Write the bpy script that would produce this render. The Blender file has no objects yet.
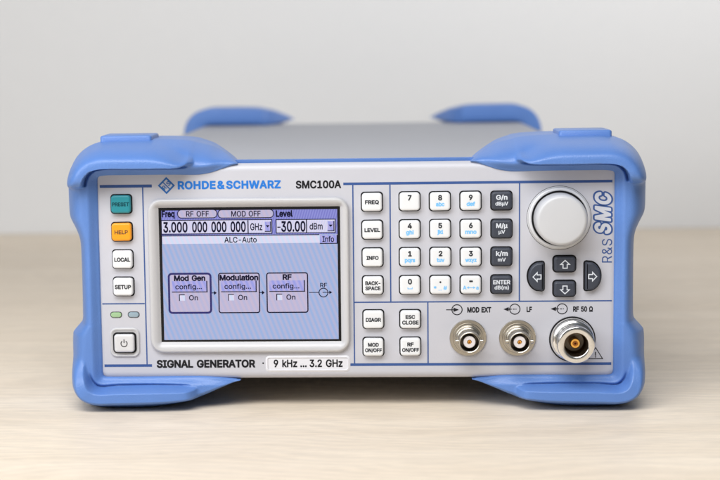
import bpy, bmesh, math, random
from mathutils import Vector, Matrix

# ------------------------------------------------------------------ camera, world, lamps, exposure
SC = bpy.context.scene
COL = SC.collection

cam_data = bpy.data.cameras.new("camera")
cam = bpy.data.objects.new("camera", cam_data)
COL.objects.link(cam)
rx = Vector((0.99865079, 0.04989694, -0.01438415))
ry = Vector((0.00852331, 0.1157414, 0.99324281))
rf = Vector((-0.05122461, 0.99202531, -0.11515995))
m3 = Matrix((rx, ry, -rf)).transposed()
cam.matrix_world = Matrix.Translation((0.009477, -0.72, 0.16255)) @ m3.to_4x4()
cam_data.sensor_width = 36.0
cam_data.lens = 78.7
cam_data.shift_x = 0.0911
cam_data.clip_start = 0.05
cam_data.clip_end = 30.0
cam_data.dof.use_dof = True
cam_data.dof.focus_distance = 0.718
cam_data.dof.aperture_fstop = 10.5
SC.camera = cam

world = bpy.data.worlds.new("World")
SC.world = world
world.use_nodes = True
bg = world.node_tree.nodes["Background"]
bg.inputs[0].default_value = (0.86, 0.93, 1.0, 1)
bg.inputs[1].default_value = 0.09

def area_lamp(name, loc, target, sx, sy, power, color):
    d = bpy.data.lights.new(name, 'AREA')
    d.shape = 'RECTANGLE'
    d.size, d.size_y = sx, sy
    d.energy = power
    d.color = color
    o = bpy.data.objects.new(name, d)
    COL.objects.link(o)
    o.location = loc
    o.rotation_euler = (Vector(target) - Vector(loc)).to_track_quat('-Z', 'Y').to_euler()
    return o

area_lamp("window_light", (-0.84, -0.66, 0.60), (0, -0.05, 0.05), 0.55, 0.6, 6.2, (0.97, 0.985, 1.0))
area_lamp("ceiling_light", (-0.10, -0.54, 0.70), (-0.02, -0.18, 0.0), 0.7, 0.4, 7.2, (0.99, 0.985, 0.985))
side = area_lamp("wall_fill_light", (1.3, 0.05, 0.66), (0.25, 0.752, 0.66), 0.5, 0.5, 4.0, (0.985, 0.988, 1.0))  # added lamp out of view at the right, there only to brighten the wall
side.data.spread = math.radians(66)

SC.view_settings.view_transform = 'Standard'
SC.view_settings.look = 'None'
SC.view_settings.gamma = 1
SC.view_settings.exposure = 0.15

# ------------------------------------------------------------------ glyph outlines (cap height 509 units)
ADVANCE = {'!': 196, '#': 440, '&': 448, '(': 273, ')': 273, '*': 453, '-': 453, '.': 188, '/': 249, '0': 453, '1': 453, '2': 453, '3': 453, '4': 453, '5': 453, '6': 453, '7': 453, '8': 453, '9': 453, 'A': 480, 'B': 456, 'C': 510, 'D': 502, 'E': 419, 'F': 410, 'G': 520, 'H': 517, 'I': 300, 'K': 467, 'L': 393, 'M': 628, 'N': 523, 'O': 533, 'P': 445, 'Q': 533, 'R': 449, 'S': 447, 'T': 449, 'U': 517, 'V': 480, 'W': 686, 'X': 474, 'Z': 438, 'a': 389, 'b': 424, 'c': 396, 'd': 424, 'e': 404, 'f': 254, 'g': 425, 'h': 410, 'i': 167, 'j': 167, 'k': 381, 'l': 189, 'm': 610, 'n': 410, 'o': 415, 'p': 424, 'q': 424, 'r': 259, 's': 365, 't': 227, 'u': 410, 'v': 389, 'w': 567, 'x': 379, 'y': 389, 'z': 380, 'µ': 407, 'Ω': 536}
GLYPHS = {
    ('!', 0.03): '78,-17 99,-20 129,-13 150,8 157,25 158,55 151,73 132,91 114,100 84,101 68,94 45,73 39,58 36,40 44,10 65,-11|62,145 129,144 139,148 144,157 148,508 144,519 135,525 60,525 52,520 47,511 51,160 54,151',
    ('#', 0.05): '65,-26 119,-26 128,-23 137,-14 160,112 164,114 234,112 216,1 218,-10 224,-19 239,-26 305,-24 314,-17 320,-5 339,112 395,114 405,118 414,127 426,187 425,199 418,211 407,217 356,220 368,289 425,290 440,298 446,310 455,370 449,385 437,393 386,394 403,508 399,523 389,532 377,535 326,535 311,530 300,514 281,396 209,394 206,397 224,505 222,520 215,529 203,535 137,533 127,526 122,516 101,394 44,394 27,382 15,310 21,298 32,291 84,289 74,223 71,218 14,218 1,211 -6,199 -16,139 -11,124 2,115 56,112 38,-2 47,-20|179,218 189,289 263,289 251,219',
    ('&', 0): '160,-5 198,-7 246,-2 294,17 327,41 363,0 438,1 368,85 398,145 404,169 408,224 348,223 343,175 327,135 220,265 256,292 292,325 315,361 324,403 317,442 297,475 266,499 225,512 177,513 135,500 103,475 90,457 81,439 76,418 74,397 80,361 87,343 133,274 85,235 47,190 35,154 36,106 43,82 67,43 87,26 111,11 135,1|171,49 144,57 117,78 103,100 98,130 99,148 110,172 171,229 290,88 252,61 231,52 192,47|183,312 147,361 138,400 146,430 168,452 201,460 219,458 234,452 254,433 261,406 255,376 236,352',
    ('&', 0.075): '156,-43 199,-46 253,-39 286,-29 322,-11 340,-31 355,-38 442,-39 465,-28 473,-16 477,-4 471,20 415,89 434,131 441,161 447,224 438,248 427,258 412,263 340,262 319,248 307,220 276,257 320,299 349,344 362,398 360,431 353,455 341,479 326,500 310,516 280,535 229,550 169,550 118,534 89,515 73,500 58,479 46,455 39,428 36,398 39,374 51,329 81,281 56,260 16,212 3,185 -3,158 -3,104 5,74 21,41 39,17 64,-5 91,-22 124,-36|184,86 169,88 154,96 143,107 136,122 136,137 141,149 166,175 234,95 208,87|190,365 181,380 177,398 180,410 190,418 202,421 214,420 222,410 219,392 208,379',
    ('(', 0.05): '165,-119 177,-122 243,-121 256,-113 262,-98 260,-86 213,25 186,118 177,208 187,310 216,421 262,535 258,553 249,562 240,565 174,565 162,560 155,553 108,451 75,325 63,208 64,166 76,88 87,46 115,-32 153,-107',
    (')', 0.05): '25,-119 35,-122 101,-122 110,-119 119,-110 142,-68 174,7 196,85 209,166 210,208 199,328 167,448 119,553 110,562 101,565 29,564 17,556 11,541 13,529 57,421 86,310 96,208 87,121 62,28 12,-89 13,-107',
    ('*', 0.05): '189,200 204,197 252,197 262,200 270,206 276,218 276,280 327,248 345,247 358,257 388,311 387,323 379,335 322,365 375,392 387,407 386,425 360,471 348,483 330,484 276,450 275,515 269,527 255,535 198,535 182,527 175,512 177,450 123,483 111,485 102,482 92,473 63,419 64,407 72,395 129,365 69,332 63,317 66,302 93,257 108,247 126,249 177,281 175,218 180,208',
    ('-', 0.03): '105,175 113,172 341,173 352,184 353,247 347,256 338,260 110,259 101,253 98,244 98,187',
    ('-', 0.075): '99,152 114,149 336,149 351,152 366,163 375,179 373,257 360,275 339,283 114,283 99,280 81,265 75,242 76,179 84,163',
    ('-', 0.12): '95,129 112,126 337,126 364,133 386,150 397,174 399,246 393,270 373,294 343,305 112,306 88,300 67,284 55,261 52,186 56,168 65,150 79,137',
    ('.', 0.03): '75,-17 97,-20 124,-14 140,-2 154,22 155,58 141,82 124,96 97,103 79,100 61,92 40,70 34,40 40,13 52,-3',
    ('.', 0.05): '73,-27 99,-30 129,-23 149,-6 165,21 166,57 157,78 133,102 114,110 93,113 60,104 35,81 26,60 25,27 32,6 48,-12',
    ('.', 0.12): '67,-63 114,-64 147,-53 176,-30 189,-12 199,12 203,39 201,60 189,93 174,114 156,129 123,144 87,148 66,144 42,135 7,102 -8,69 -12,42 -10,21 1,-12 18,-34 35,-48',
    ('/', 0.06): '16,-107 79,-106 93,-98 100,-86 265,526 266,538 262,549 244,563 172,564 157,556 149,544 -17,-71 -15,-86 -8,-98 4,-105',
    ('/', 0.075): '-1,-112 14,-115 77,-114 95,-106 107,-90 273,524 273,539 269,551 260,562 248,569 170,571 152,562 141,545 -24,-67 -24,-82 -20,-94 -13,-104',
    ('0', 0.05): '199,-30 226,-33 265,-29 304,-17 338,3 367,30 391,65 409,105 422,150 429,201 429,306 422,357 408,405 391,444 366,480 340,504 310,523 268,537 229,542 187,538 148,526 115,505 85,477 62,444 45,405 31,357 24,306 24,201 31,153 44,105 61,66 85,31 115,3 148,-17|211,77 196,83 181,93 168,108 157,129 141,180 135,255 141,327 157,381 169,402 182,417 196,426 226,434 244,431 271,417 297,381 312,327 318,252 312,180 297,129 285,108 272,93 256,82 244,78',
    ('0', 0.06): '198,-35 227,-38 266,-34 305,-23 341,-1 369,25 395,61 413,103 426,148 434,202 434,307 427,358 413,406 395,447 369,484 343,508 311,529 269,542 230,547 185,543 146,530 110,508 83,482 59,448 40,406 27,361 19,307 19,202 26,151 40,103 57,64 81,28 113,-2 146,-22|221,82 197,88 185,97 173,110 162,130 146,181 140,256 146,328 162,379 185,412 200,422 227,429 245,426 266,414 292,379 307,328 313,253 307,181 290,127 279,109 257,88 242,83',
    ('0', 0.075): '198,-43 228,-46 267,-42 309,-29 347,-7 375,20 402,59 420,99 434,146 442,200 442,308 434,359 421,407 400,452 375,489 346,515 315,535 270,550 228,555 183,550 144,538 107,515 76,485 51,449 32,407 19,362 11,308 11,200 19,149 32,101 51,59 75,23 108,-8 144,-29|225,89 210,91 191,101 180,113 170,131 153,182 148,254 153,326 170,377 191,407 210,418 228,421 249,416 262,407 284,377 300,326 305,254 300,182 284,131 273,114 253,95 240,90',
    ('1', 0.06): '78,-31 393,-31 409,-25 420,-10 422,59 411,79 393,86 312,86 307,89 307,509 301,527 288,538 198,540 186,538 67,452 56,437 55,353 62,338 75,329 90,327 102,331 177,386 181,386 181,89 177,86 72,86 60,82 51,74 45,56 46,-7 57,-25',
    ('1', 0.075): '76,-39 394,-39 415,-30 427,-14 430,57 426,72 418,83 397,93 319,94 315,96 315,510 308,531 289,545 196,548 181,544 61,457 50,441 47,429 48,351 54,336 67,324 82,319 100,322 172,373 173,369 173,96 169,94 70,93 55,88 45,78 37,57 38,-9 43,-21 52,-31',
    ('2', 0.05): '65,-26 389,-26 404,-21 413,-11 415,61 410,72 401,80 389,83 213,85 287,163 356,242 397,313 407,373 405,403 396,433 383,459 365,483 344,503 317,521 287,532 227,542 161,532 131,519 104,502 82,481 61,451 51,427 43,397 40,364 44,348 59,337 128,336 141,340 151,352 156,388 167,409 185,424 209,432 224,433 263,425 272,419 290,397 294,373 286,337 261,298 42,61 38,49 39,-8 50,-22',
    ('2', 0.075): '64,-39 391,-39 412,-31 425,-15 428,0 427,63 421,78 409,90 391,96 241,96 366,234 405,300 409,312 420,372 417,405 408,438 394,465 374,492 352,512 322,532 289,545 226,555 190,551 154,543 124,530 100,515 76,493 53,462 40,435 30,396 28,357 37,336 55,325 130,323 148,330 163,348 169,384 178,402 190,412 211,420 223,420 262,410 276,396 281,375 275,342 250,305 30,66 25,48 27,-12 40,-31',
    ('3', 0.05): '181,-30 219,-33 255,-31 321,-11 348,6 373,27 391,51 407,81 416,114 419,144 417,174 407,207 394,234 374,261 348,283 318,300 278,315 396,450 398,513 393,525 381,533 69,535 56,531 46,519 44,450 48,438 58,429 69,426 231,426 134,312 131,300 132,241 138,230 150,223 225,220 264,210 287,192 302,159 302,129 294,109 285,98 267,86 219,77 174,84 156,94 142,111 130,147 117,157 42,158 30,154 23,147 18,132 23,96 33,69 51,39 71,18 96,-1 150,-23',
    ('3', 0.075): '179,-43 218,-46 257,-43 326,-23 356,-4 383,20 402,44 420,77 428,110 432,146 429,179 418,215 404,242 380,273 353,295 300,320 408,446 411,461 410,518 401,534 386,545 371,548 68,548 47,540 33,521 32,446 37,431 49,419 68,413 200,413 203,410 121,314 118,299 118,245 125,226 136,215 149,210 224,207 257,199 276,185 289,158 289,131 276,107 263,98 218,89 176,97 164,104 152,119 140,155 119,169 38,170 20,163 9,149 5,131 10,95 22,62 41,31 62,9 89,-12 146,-36',
    ('4', 0.075): '283,-39 349,-38 361,-34 373,-24 382,-3 382,66 424,68 436,74 445,83 452,102 452,165 445,185 430,198 418,201 382,203 382,321 379,333 371,345 358,354 346,357 268,354 267,357 346,492 350,510 345,528 334,540 319,547 244,548 226,542 214,530 6,177 1,159 1,102 4,90 12,78 34,67 241,66 246,-15 261,-33|178,202 177,204 241,314 243,204 241,202',
    ('5', 0.075): '183,-43 222,-46 258,-42 294,-34 327,-19 357,3 381,27 402,56 418,89 426,125 430,161 424,218 404,269 375,309 333,344 285,365 231,373 183,365 181,368 186,413 366,413 378,415 391,422 400,434 404,446 405,512 396,533 378,546 93,548 72,540 59,521 28,257 30,242 36,230 45,221 57,215 129,207 144,211 180,231 219,238 231,237 252,230 265,221 279,203 288,176 287,146 280,122 258,99 234,89 189,97 167,116 151,155 132,167 51,168 36,161 25,146 21,128 25,95 36,65 54,34 74,11 120,-22 153,-36',
    ('6', 0.075): '194,-43 226,-46 268,-41 325,-22 355,-2 382,26 401,53 416,86 425,119 428,158 424,197 406,254 387,284 361,310 334,329 262,353 359,497 361,512 356,527 346,539 331,547 247,547 235,544 223,535 103,359 44,254 28,197 25,161 28,122 36,89 53,50 91,4 121,-18 154,-33|211,89 187,101 173,119 165,143 165,173 173,197 193,218 214,226 238,226 265,213 280,194 287,173 287,140 280,119 259,97 238,88',
    ('7', 0.075): '98,-39 173,-38 188,-31 199,-18 427,435 430,447 429,516 423,531 410,543 392,548 59,548 41,542 28,528 23,510 24,447 31,429 44,418 62,413 261,411 60,12 59,-6 66,-24 80,-35',
    ('8', 0.075): '184,-43 226,-46 265,-43 301,-36 338,-22 386,11 409,38 426,68 436,104 440,137 432,188 409,233 378,269 406,312 417,347 421,383 409,443 390,476 373,497 352,515 298,543 259,553 223,555 163,546 130,533 103,518 79,497 57,470 43,443 35,410 31,380 35,344 46,311 74,269 56,251 32,215 16,167 13,134 16,104 25,71 43,38 64,14 88,-6 124,-26 151,-36|208,89 184,95 161,113 154,140 162,167 187,188 208,195 241,195 265,188 285,173 294,158 298,137 291,113 277,101 256,91|214,332 190,338 177,353 172,377 179,401 190,412 226,420 265,410 274,400 279,386 280,365 274,350 259,337 226,330',
    ('9', 0.05): '131,-26 203,-26 220,-17 337,154 397,259 407,289 415,346 413,382 405,415 392,445 372,475 350,498 323,517 293,531 260,539 227,542 191,539 158,530 131,517 101,497 64,451 48,418 40,385 40,319 47,286 62,254 77,232 97,211 125,191 155,178 214,169 106,10 104,-2 108,-14 118,-23|212,271 187,280 161,307 153,337 153,370 168,406 188,424 212,433 242,433 266,423 290,396 300,367 300,334 291,307 275,286 254,274 227,269',
    ('9', 0.075): '130,-39 205,-38 217,-35 229,-25 348,147 407,252 419,285 428,345 426,381 417,420 403,450 382,482 358,507 328,528 295,543 262,551 226,555 190,551 151,541 124,528 91,505 71,483 52,457 35,420 27,384 27,318 35,282 50,249 71,219 91,199 115,182 148,166 191,156 93,12 92,-6 99,-24 112,-34|226,282 196,290 180,303 168,324 164,351 168,378 179,399 202,417 226,421 250,417 273,399 285,378 288,351 285,324 274,303 250,286',
    ('A', 0.03): '18,-16 87,-16 96,-11 147,126 333,125 384,-12 393,-16 465,-16 477,-7 478,5 292,512 282,524 198,525 186,515 1,5 4,-10|180,215 178,218 237,396 240,396 301,215',
    ('A', 0.05): '17,-26 86,-26 104,-18 155,116 326,115 370,-8 378,-20 392,-26 464,-26 476,-23 487,-11 487,10 301,517 287,533 197,535 185,530 177,520 -9,7 -10,-5 -4,-17 5,-24|194,225 239,365 286,226',
    ('A', 0.06): '18,-31 87,-31 107,-22 114,-10 159,111 321,111 366,-11 377,-25 393,-31 465,-31 480,-26 491,-13 494,-1 492,11 305,521 291,536 276,540 198,540 183,534 174,524 -14,8 -14,-7 -9,-19 3,-28|201,230 240,346 279,233 276,230',
    ('A', 0.075): '16,-39 88,-39 100,-36 112,-28 121,-15 163,103 316,103 361,-18 370,-30 382,-37 469,-38 487,-30 497,-18 502,-3 499,15 312,522 304,536 292,544 277,548 196,547 178,540 166,525 -22,9 -22,-9 -15,-24 -2,-34|211,238 238,322 268,240 265,238',
    ('B', 0.03): '62,-16 248,-16 320,-8 350,3 377,18 398,38 414,59 425,83 432,110 434,137 426,188 403,230 389,245 357,269 368,275 402,314 413,350 412,401 405,425 393,452 361,488 335,506 305,517 242,525 59,525 50,521 45,515 44,-1 50,-12|143,73 141,77 141,212 143,215 248,215 284,210 311,196 322,185 335,164 339,140 337,119 320,93 302,82 278,76 245,73|143,301 141,305 143,436 266,433 287,427 302,417 312,404 317,389 319,359 310,335 293,317 281,311 236,301',
    ('B', 0.05): '61,-26 247,-26 286,-24 322,-18 355,-6 383,10 406,31 423,55 434,79 442,109 444,139 436,190 412,235 396,253 375,268 407,304 418,328 423,352 422,403 414,430 400,460 368,496 340,515 310,526 277,533 241,535 58,535 46,531 36,520 34,508 34,-2 43,-20|154,83 151,88 151,202 154,205 247,205 280,200 305,187 325,160 329,139 327,121 313,100 298,91 244,83|154,311 151,316 151,424 154,426 265,423 283,418 302,400 308,385 309,361 301,340 286,325 235,311',
    ('B', 0.075): '60,-39 249,-39 288,-37 326,-30 360,-17 390,-1 414,21 434,48 447,75 454,105 457,135 454,168 448,195 436,222 420,245 394,270 420,300 430,324 436,351 434,405 426,435 412,465 378,504 347,525 312,539 279,545 240,548 57,548 37,540 25,525 21,510 21,-3 26,-18 33,-28 45,-36|165,96 165,192 246,192 276,188 297,177 313,156 315,126 306,111 294,103 243,96|165,324 165,413 261,411 279,405 292,393 297,372 296,360 289,345 276,334 234,324',
    ('C', 0.03): '235,-20 267,-23 321,-17 369,-2 393,12 432,43 461,82 474,107 489,160 483,172 474,176 402,175 393,166 375,123 348,95 309,75 267,69 216,78 195,88 172,106 154,127 140,151 128,181 122,214 119,253 122,292 129,328 140,358 156,384 173,403 192,418 216,431 240,437 267,440 309,434 347,415 374,388 394,340 400,334 474,332 483,336 488,343 482,379 463,424 447,448 414,481 390,499 345,519 267,532 219,527 180,516 144,499 108,471 81,441 56,400 38,358 28,307 24,256 28,202 38,151 55,109 79,70 108,37 141,12 180,-8',
    ('C', 0.06): '234,-35 270,-38 324,-32 375,-16 402,-1 442,31 473,73 489,103 504,157 498,178 483,190 399,190 383,178 363,132 339,107 306,90 267,84 222,92 201,102 183,117 166,136 144,184 137,217 134,253 137,292 144,325 154,352 182,391 201,406 243,422 267,425 306,419 339,402 361,379 382,331 390,323 402,317 480,318 495,326 503,340 503,355 488,409 460,457 438,481 400,511 372,526 348,534 270,547 216,542 174,530 138,513 99,483 70,451 42,406 23,361 13,310 9,256 13,199 23,148 42,102 67,61 99,25 135,-2 177,-23',
    ('C', 0.075): '234,-43 268,-46 325,-40 376,-23 406,-7 448,26 479,68 495,98 512,158 505,182 484,197 397,197 385,191 376,182 357,137 334,113 304,98 265,92 226,99 205,109 188,122 172,140 151,185 144,218 142,254 145,290 150,320 160,347 175,371 205,399 244,415 265,417 304,411 334,396 355,374 376,326 385,317 400,310 481,310 500,320 511,338 511,356 494,413 466,461 444,485 406,516 376,532 349,542 268,555 214,549 172,537 133,519 94,488 64,456 35,410 16,364 6,311 1,257 6,197 16,146 35,98 61,55 93,20 130,-8 175,-30',
    ('C', 0.2): '231,-106 298,-108 343,-101 407,-79 464,-43 498,-13 537,41 553,71 564,104 575,155 572,185 560,215 541,237 515,254 541,271 559,293 571,320 575,347 572,374 555,434 521,494 493,527 469,549 439,571 409,587 364,604 274,618 208,613 148,596 94,569 45,530 4,482 -21,440 -43,389 -57,320 -62,260 -58,191 -45,128 -21,68 13,14 52,-28 100,-64 154,-90 205,-103|256,157 234,167 219,188 212,206 206,254 212,305 223,329 241,346 265,353 283,350 298,342 328,285 343,269 366,254 346,241 328,224 297,167 283,159',
    ('D', 0.03): '62,-16 221,-16 269,-13 317,-1 359,17 395,43 424,74 446,110 464,155 474,203 478,254 474,308 465,353 447,398 425,435 395,467 362,491 320,510 272,521 224,525 59,525 47,518 44,509 44,-1 50,-12|143,73 141,77 141,434 218,436 254,433 284,426 311,415 333,398 352,377 365,353 375,323 381,290 381,218 375,185 364,155 350,131 332,111 310,95 284,84 251,76 215,73',
    ('D', 0.075): '60,-39 222,-39 273,-35 324,-23 369,-3 409,24 442,60 466,99 487,150 497,201 501,252 496,312 487,360 468,408 442,450 411,484 372,512 324,533 279,543 228,548 57,548 39,542 26,528 21,510 21,-3 26,-18 33,-28 45,-36|165,96 164,411 219,413 252,411 279,404 302,393 331,366 343,345 353,318 358,288 358,222 345,168 331,144 318,129 300,116 276,105 246,98',
    ('E', 0.05): '61,-26 376,-26 388,-23 397,-14 401,-2 401,61 396,73 385,81 151,85 151,202 364,205 374,211 380,223 381,286 374,304 358,312 151,313 151,424 382,428 394,438 398,451 398,514 394,523 385,532 373,535 61,535 48,532 38,523 34,508 34,-2 43,-20',
    ('E', 0.06): '62,-31 377,-31 392,-26 402,-16 406,-1 406,62 399,77 387,86 158,88 156,92 158,198 359,198 379,209 386,230 385,293 377,308 365,316 158,317 156,419 374,421 386,424 398,435 403,452 403,515 398,527 388,536 371,540 59,540 44,536 33,524 29,509 29,-1 38,-22 50,-29',
    ('E', 0.075): '60,-39 378,-39 396,-33 408,-20 414,-3 413,63 407,78 393,91 375,96 165,96 164,99 165,190 357,190 375,196 389,210 394,225 394,288 390,303 381,315 369,322 357,325 165,325 164,411 372,413 390,418 405,432 411,453 410,516 404,531 390,543 372,548 57,548 39,542 26,528 21,510 21,-3 26,-18 33,-28 45,-36',
    ('F', 0.03): '62,-16 128,-16 140,-5 143,205 347,205 357,209 362,218 362,281 356,290 350,293 143,294 141,296 141,434 374,437 382,443 385,452 385,512 377,523 59,525 47,518 44,509 44,-1 50,-12',
    ('F', 0.075): '60,-39 132,-38 147,-32 159,-18 164,0 165,182 348,182 366,188 379,201 385,219 385,279 381,294 373,306 360,314 348,317 165,317 164,411 369,413 387,418 402,432 408,453 407,516 401,531 387,543 369,548 57,548 39,542 26,528 21,510 21,-3 26,-18 33,-28 45,-36',
    ('G', 0.03): '235,-20 270,-23 312,-19 348,-10 381,4 414,24 443,52 464,82 481,118 491,160 494,256 486,270 282,272 273,268 267,259 267,199 273,187 282,183 398,181 391,151 382,130 355,97 318,77 294,71 267,69 216,78 192,90 172,106 154,127 140,151 128,184 119,253 128,325 140,358 154,382 171,402 192,419 216,431 240,437 264,440 309,433 348,412 373,385 395,340 402,334 474,333 483,336 489,343 489,355 474,402 449,445 432,464 393,496 369,509 345,519 291,530 264,532 222,528 180,516 141,498 108,472 79,439 55,400 37,355 27,307 24,253 28,199 39,149 55,109 78,70 108,37 141,11 180,-8',
    ('G', 0.05): '235,-30 269,-33 311,-30 350,-20 389,-4 422,17 451,45 474,78 491,117 501,159 504,258 500,270 491,279 479,282 284,282 269,278 258,264 259,189 266,179 278,173 386,171 373,135 350,107 332,94 311,85 269,79 242,82 218,88 197,99 163,132 149,156 138,186 129,252 138,324 149,353 163,378 179,396 199,411 242,427 266,429 308,422 341,405 365,378 388,333 401,324 479,323 491,329 498,339 500,354 484,405 458,450 440,471 399,504 374,518 347,529 293,540 263,542 221,538 176,526 137,507 101,480 70,444 46,405 28,360 17,309 14,255 17,198 29,147 45,105 68,66 100,30 137,2 176,-17',
    ('G', 0.06): '235,-35 270,-38 309,-35 351,-25 392,-8 424,13 456,43 478,76 496,115 506,157 509,262 498,280 477,287 282,287 270,284 260,277 252,259 252,199 254,187 261,177 279,168 379,166 369,139 357,121 332,100 312,91 270,84 222,92 201,103 183,117 166,136 154,157 143,187 137,217 134,253 137,292 144,325 154,352 180,389 201,406 243,422 264,425 306,418 339,400 360,376 384,329 402,318 480,318 495,326 504,340 505,355 488,409 462,453 443,475 402,508 375,523 348,534 294,545 264,547 219,543 174,530 132,510 96,482 66,447 41,406 23,361 12,307 9,253 12,202 22,151 41,103 66,61 96,27 134,-2 177,-23',
    ('G', 0.075): '234,-43 268,-46 310,-43 352,-33 394,-16 427,6 460,37 484,71 502,110 513,155 517,200 515,266 502,286 478,295 280,295 265,290 254,281 244,260 244,200 247,185 254,173 265,165 277,161 369,158 350,125 328,107 310,98 268,92 223,100 205,109 187,124 172,140 160,161 150,188 142,251 150,320 160,347 174,371 187,386 220,407 244,415 265,417 301,411 331,396 354,371 377,326 386,317 399,311 481,311 499,320 510,335 512,356 496,410 468,458 448,481 406,515 379,529 349,542 295,553 265,555 217,550 172,538 130,518 92,488 60,452 34,410 16,362 4,308 1,254 5,194 18,140 35,98 58,58 91,21 130,-9 172,-30',
    ('H', 0.03): '62,-16 128,-16 140,-5 141,212 143,216 376,215 378,-7 383,-13 392,-16 458,-16 469,-10 473,2 473,509 467,521 458,525 392,525 383,522 377,515 374,305 142,305 140,515 134,522 125,525 59,525 47,518 44,509 44,-1 50,-12',
    ('H', 0.05): '61,-26 130,-26 142,-20 149,-11 151,1 151,202 154,206 365,205 366,1 368,-11 379,-23 391,-26 460,-26 478,-15 483,1 483,508 481,520 472,530 457,535 388,535 376,530 368,520 364,315 151,316 151,508 148,521 139,531 127,535 58,535 40,526 34,508 34,-2 43,-20',
    ('H', 0.075): '60,-39 135,-37 150,-29 161,-15 164,0 165,193 353,192 353,0 359,-21 372,-33 390,-39 462,-38 477,-33 488,-24 496,0 496,510 491,528 480,540 459,548 387,547 369,540 358,528 353,510 353,330 348,328 165,328 164,510 157,531 141,544 123,548 54,547 39,542 28,531 21,510 21,-3 26,-18 33,-28 45,-36',
    ('I', 0.03): '33,-16 270,-16 283,-7 285,56 280,68 270,73 201,73 199,77 199,434 270,436 282,443 285,452 285,509 282,518 276,523 30,525 21,521 16,515 15,452 21,440 30,436 102,434 102,74 30,73 18,66 15,56 16,-4 22,-13',
    ('I', 0.075): '31,-39 271,-39 292,-31 305,-15 308,-3 308,57 301,79 292,88 280,94 223,96 222,99 222,411 280,415 295,423 304,435 308,450 307,516 298,534 283,545 268,548 28,548 8,540 -4,525 -8,510 -8,450 0,429 10,419 22,414 79,411 79,96 16,93 1,81 -8,60 -8,-3 -5,-15 10,-33',
    ('K', 0.075): '60,-39 132,-38 147,-32 158,-21 164,-3 164,150 192,182 195,182 348,-31 369,-39 450,-39 468,-34 480,-23 488,0 481,21 293,285 479,486 486,501 486,516 480,531 471,540 447,548 360,548 342,541 165,351 164,510 156,532 144,543 132,547 60,548 42,543 28,531 21,510 21,-3 26,-18 33,-28 45,-36',
    ('L', 0.03): '62,-16 362,-16 371,-12 377,-1 377,59 372,68 365,72 141,74 141,509 137,519 128,525 59,525 50,521 44,512 44,-1 50,-12',
    ('L', 0.05): '61,-26 364,-26 379,-19 387,-2 387,61 382,73 370,81 151,85 151,511 145,526 127,535 55,535 40,526 34,511 34,-2 43,-20',
    ('L', 0.075): '60,-39 366,-38 389,-27 399,-6 399,66 390,82 375,93 360,96 165,96 164,513 153,536 141,544 129,548 48,546 30,534 21,513 21,-3 26,-18 33,-28 45,-36',
    ('M', 0.03): '62,-16 125,-16 134,-10 137,-4 140,327 272,-8 284,-16 341,-16 350,-14 356,-7 485,325 488,326 488,333 489,-4 494,-12 503,-16 569,-16 580,-10 584,2 584,509 578,521 569,525 476,525 463,518 314,128 291,194 165,518 152,525 59,525 50,521 44,509 44,-1 50,-12',
    ('M', 0.06): '62,-31 128,-31 143,-23 151,-10 155,245 257,-11 269,-26 284,-31 344,-31 356,-28 367,-19 470,241 473,239 473,-1 476,-13 488,-27 503,-31 572,-31 590,-22 599,-1 599,509 597,521 590,531 572,540 476,540 464,538 452,529 314,176 176,529 164,538 152,540 56,540 37,530 29,509 29,-1 38,-22 50,-29',
    ('M', 0.075): '60,-39 132,-37 147,-29 158,-15 161,0 162,206 250,-15 267,-34 282,-39 345,-39 360,-34 372,-24 462,201 465,198 465,-3 471,-21 483,-33 501,-39 573,-38 596,-27 604,-15 607,0 607,507 603,525 594,538 582,545 570,548 474,548 459,544 447,534 315,199 181,534 168,544 150,548 54,547 42,543 31,534 21,510 21,-3 26,-18 33,-28 45,-36',
    ('M', 0.2): '63,-102 126,-102 150,-99 180,-85 204,-62 237,-90 276,-102 345,-102 369,-99 399,-85 423,-63 450,-87 480,-99 501,-102 576,-102 615,-91 633,-79 648,-64 664,-36 670,-3 670,513 667,534 660,555 648,573 633,588 603,605 570,611 465,611 441,605 420,594 399,576 384,553 315,375 244,555 227,579 205,597 186,606 162,611 51,611 12,599 -18,575 -36,546 -42,513 -42,-12 -30,-48 -6,-78 27,-97',
    ('N', 0.06): '62,-31 131,-31 146,-23 155,-9 158,303 365,-22 383,-31 464,-31 476,-28 488,-19 494,-1 494,509 491,523 482,534 464,540 395,540 380,534 370,521 368,509 368,209 365,207 158,531 140,540 59,540 44,536 35,527 29,509 29,-1 38,-22 50,-29',
    ('N', 0.075): '60,-39 135,-37 153,-27 162,-12 165,276 360,-28 372,-36 384,-39 465,-39 480,-35 494,-24 502,0 502,510 497,528 486,540 465,548 393,547 375,540 363,524 360,510 360,234 357,233 162,538 150,545 138,548 57,548 42,543 28,531 21,510 21,-3 26,-18 33,-28 45,-36',
    ('O', 0.03): '235,-20 267,-23 309,-19 351,-9 393,12 425,37 455,70 479,109 495,152 506,202 509,253 506,307 495,357 477,402 453,440 426,470 394,496 354,516 312,528 267,532 222,528 180,516 140,496 108,471 81,441 57,402 37,355 28,307 24,253 28,202 37,154 55,109 78,71 108,37 141,12 180,-8|249,70 216,78 192,90 172,106 154,127 139,151 128,181 122,214 119,256 129,328 140,358 156,384 172,403 195,421 240,437 267,440 320,430 360,404 378,384 394,358 405,328 412,292 414,253 412,214 405,181 394,151 378,124 342,91 318,78 291,71',
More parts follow.
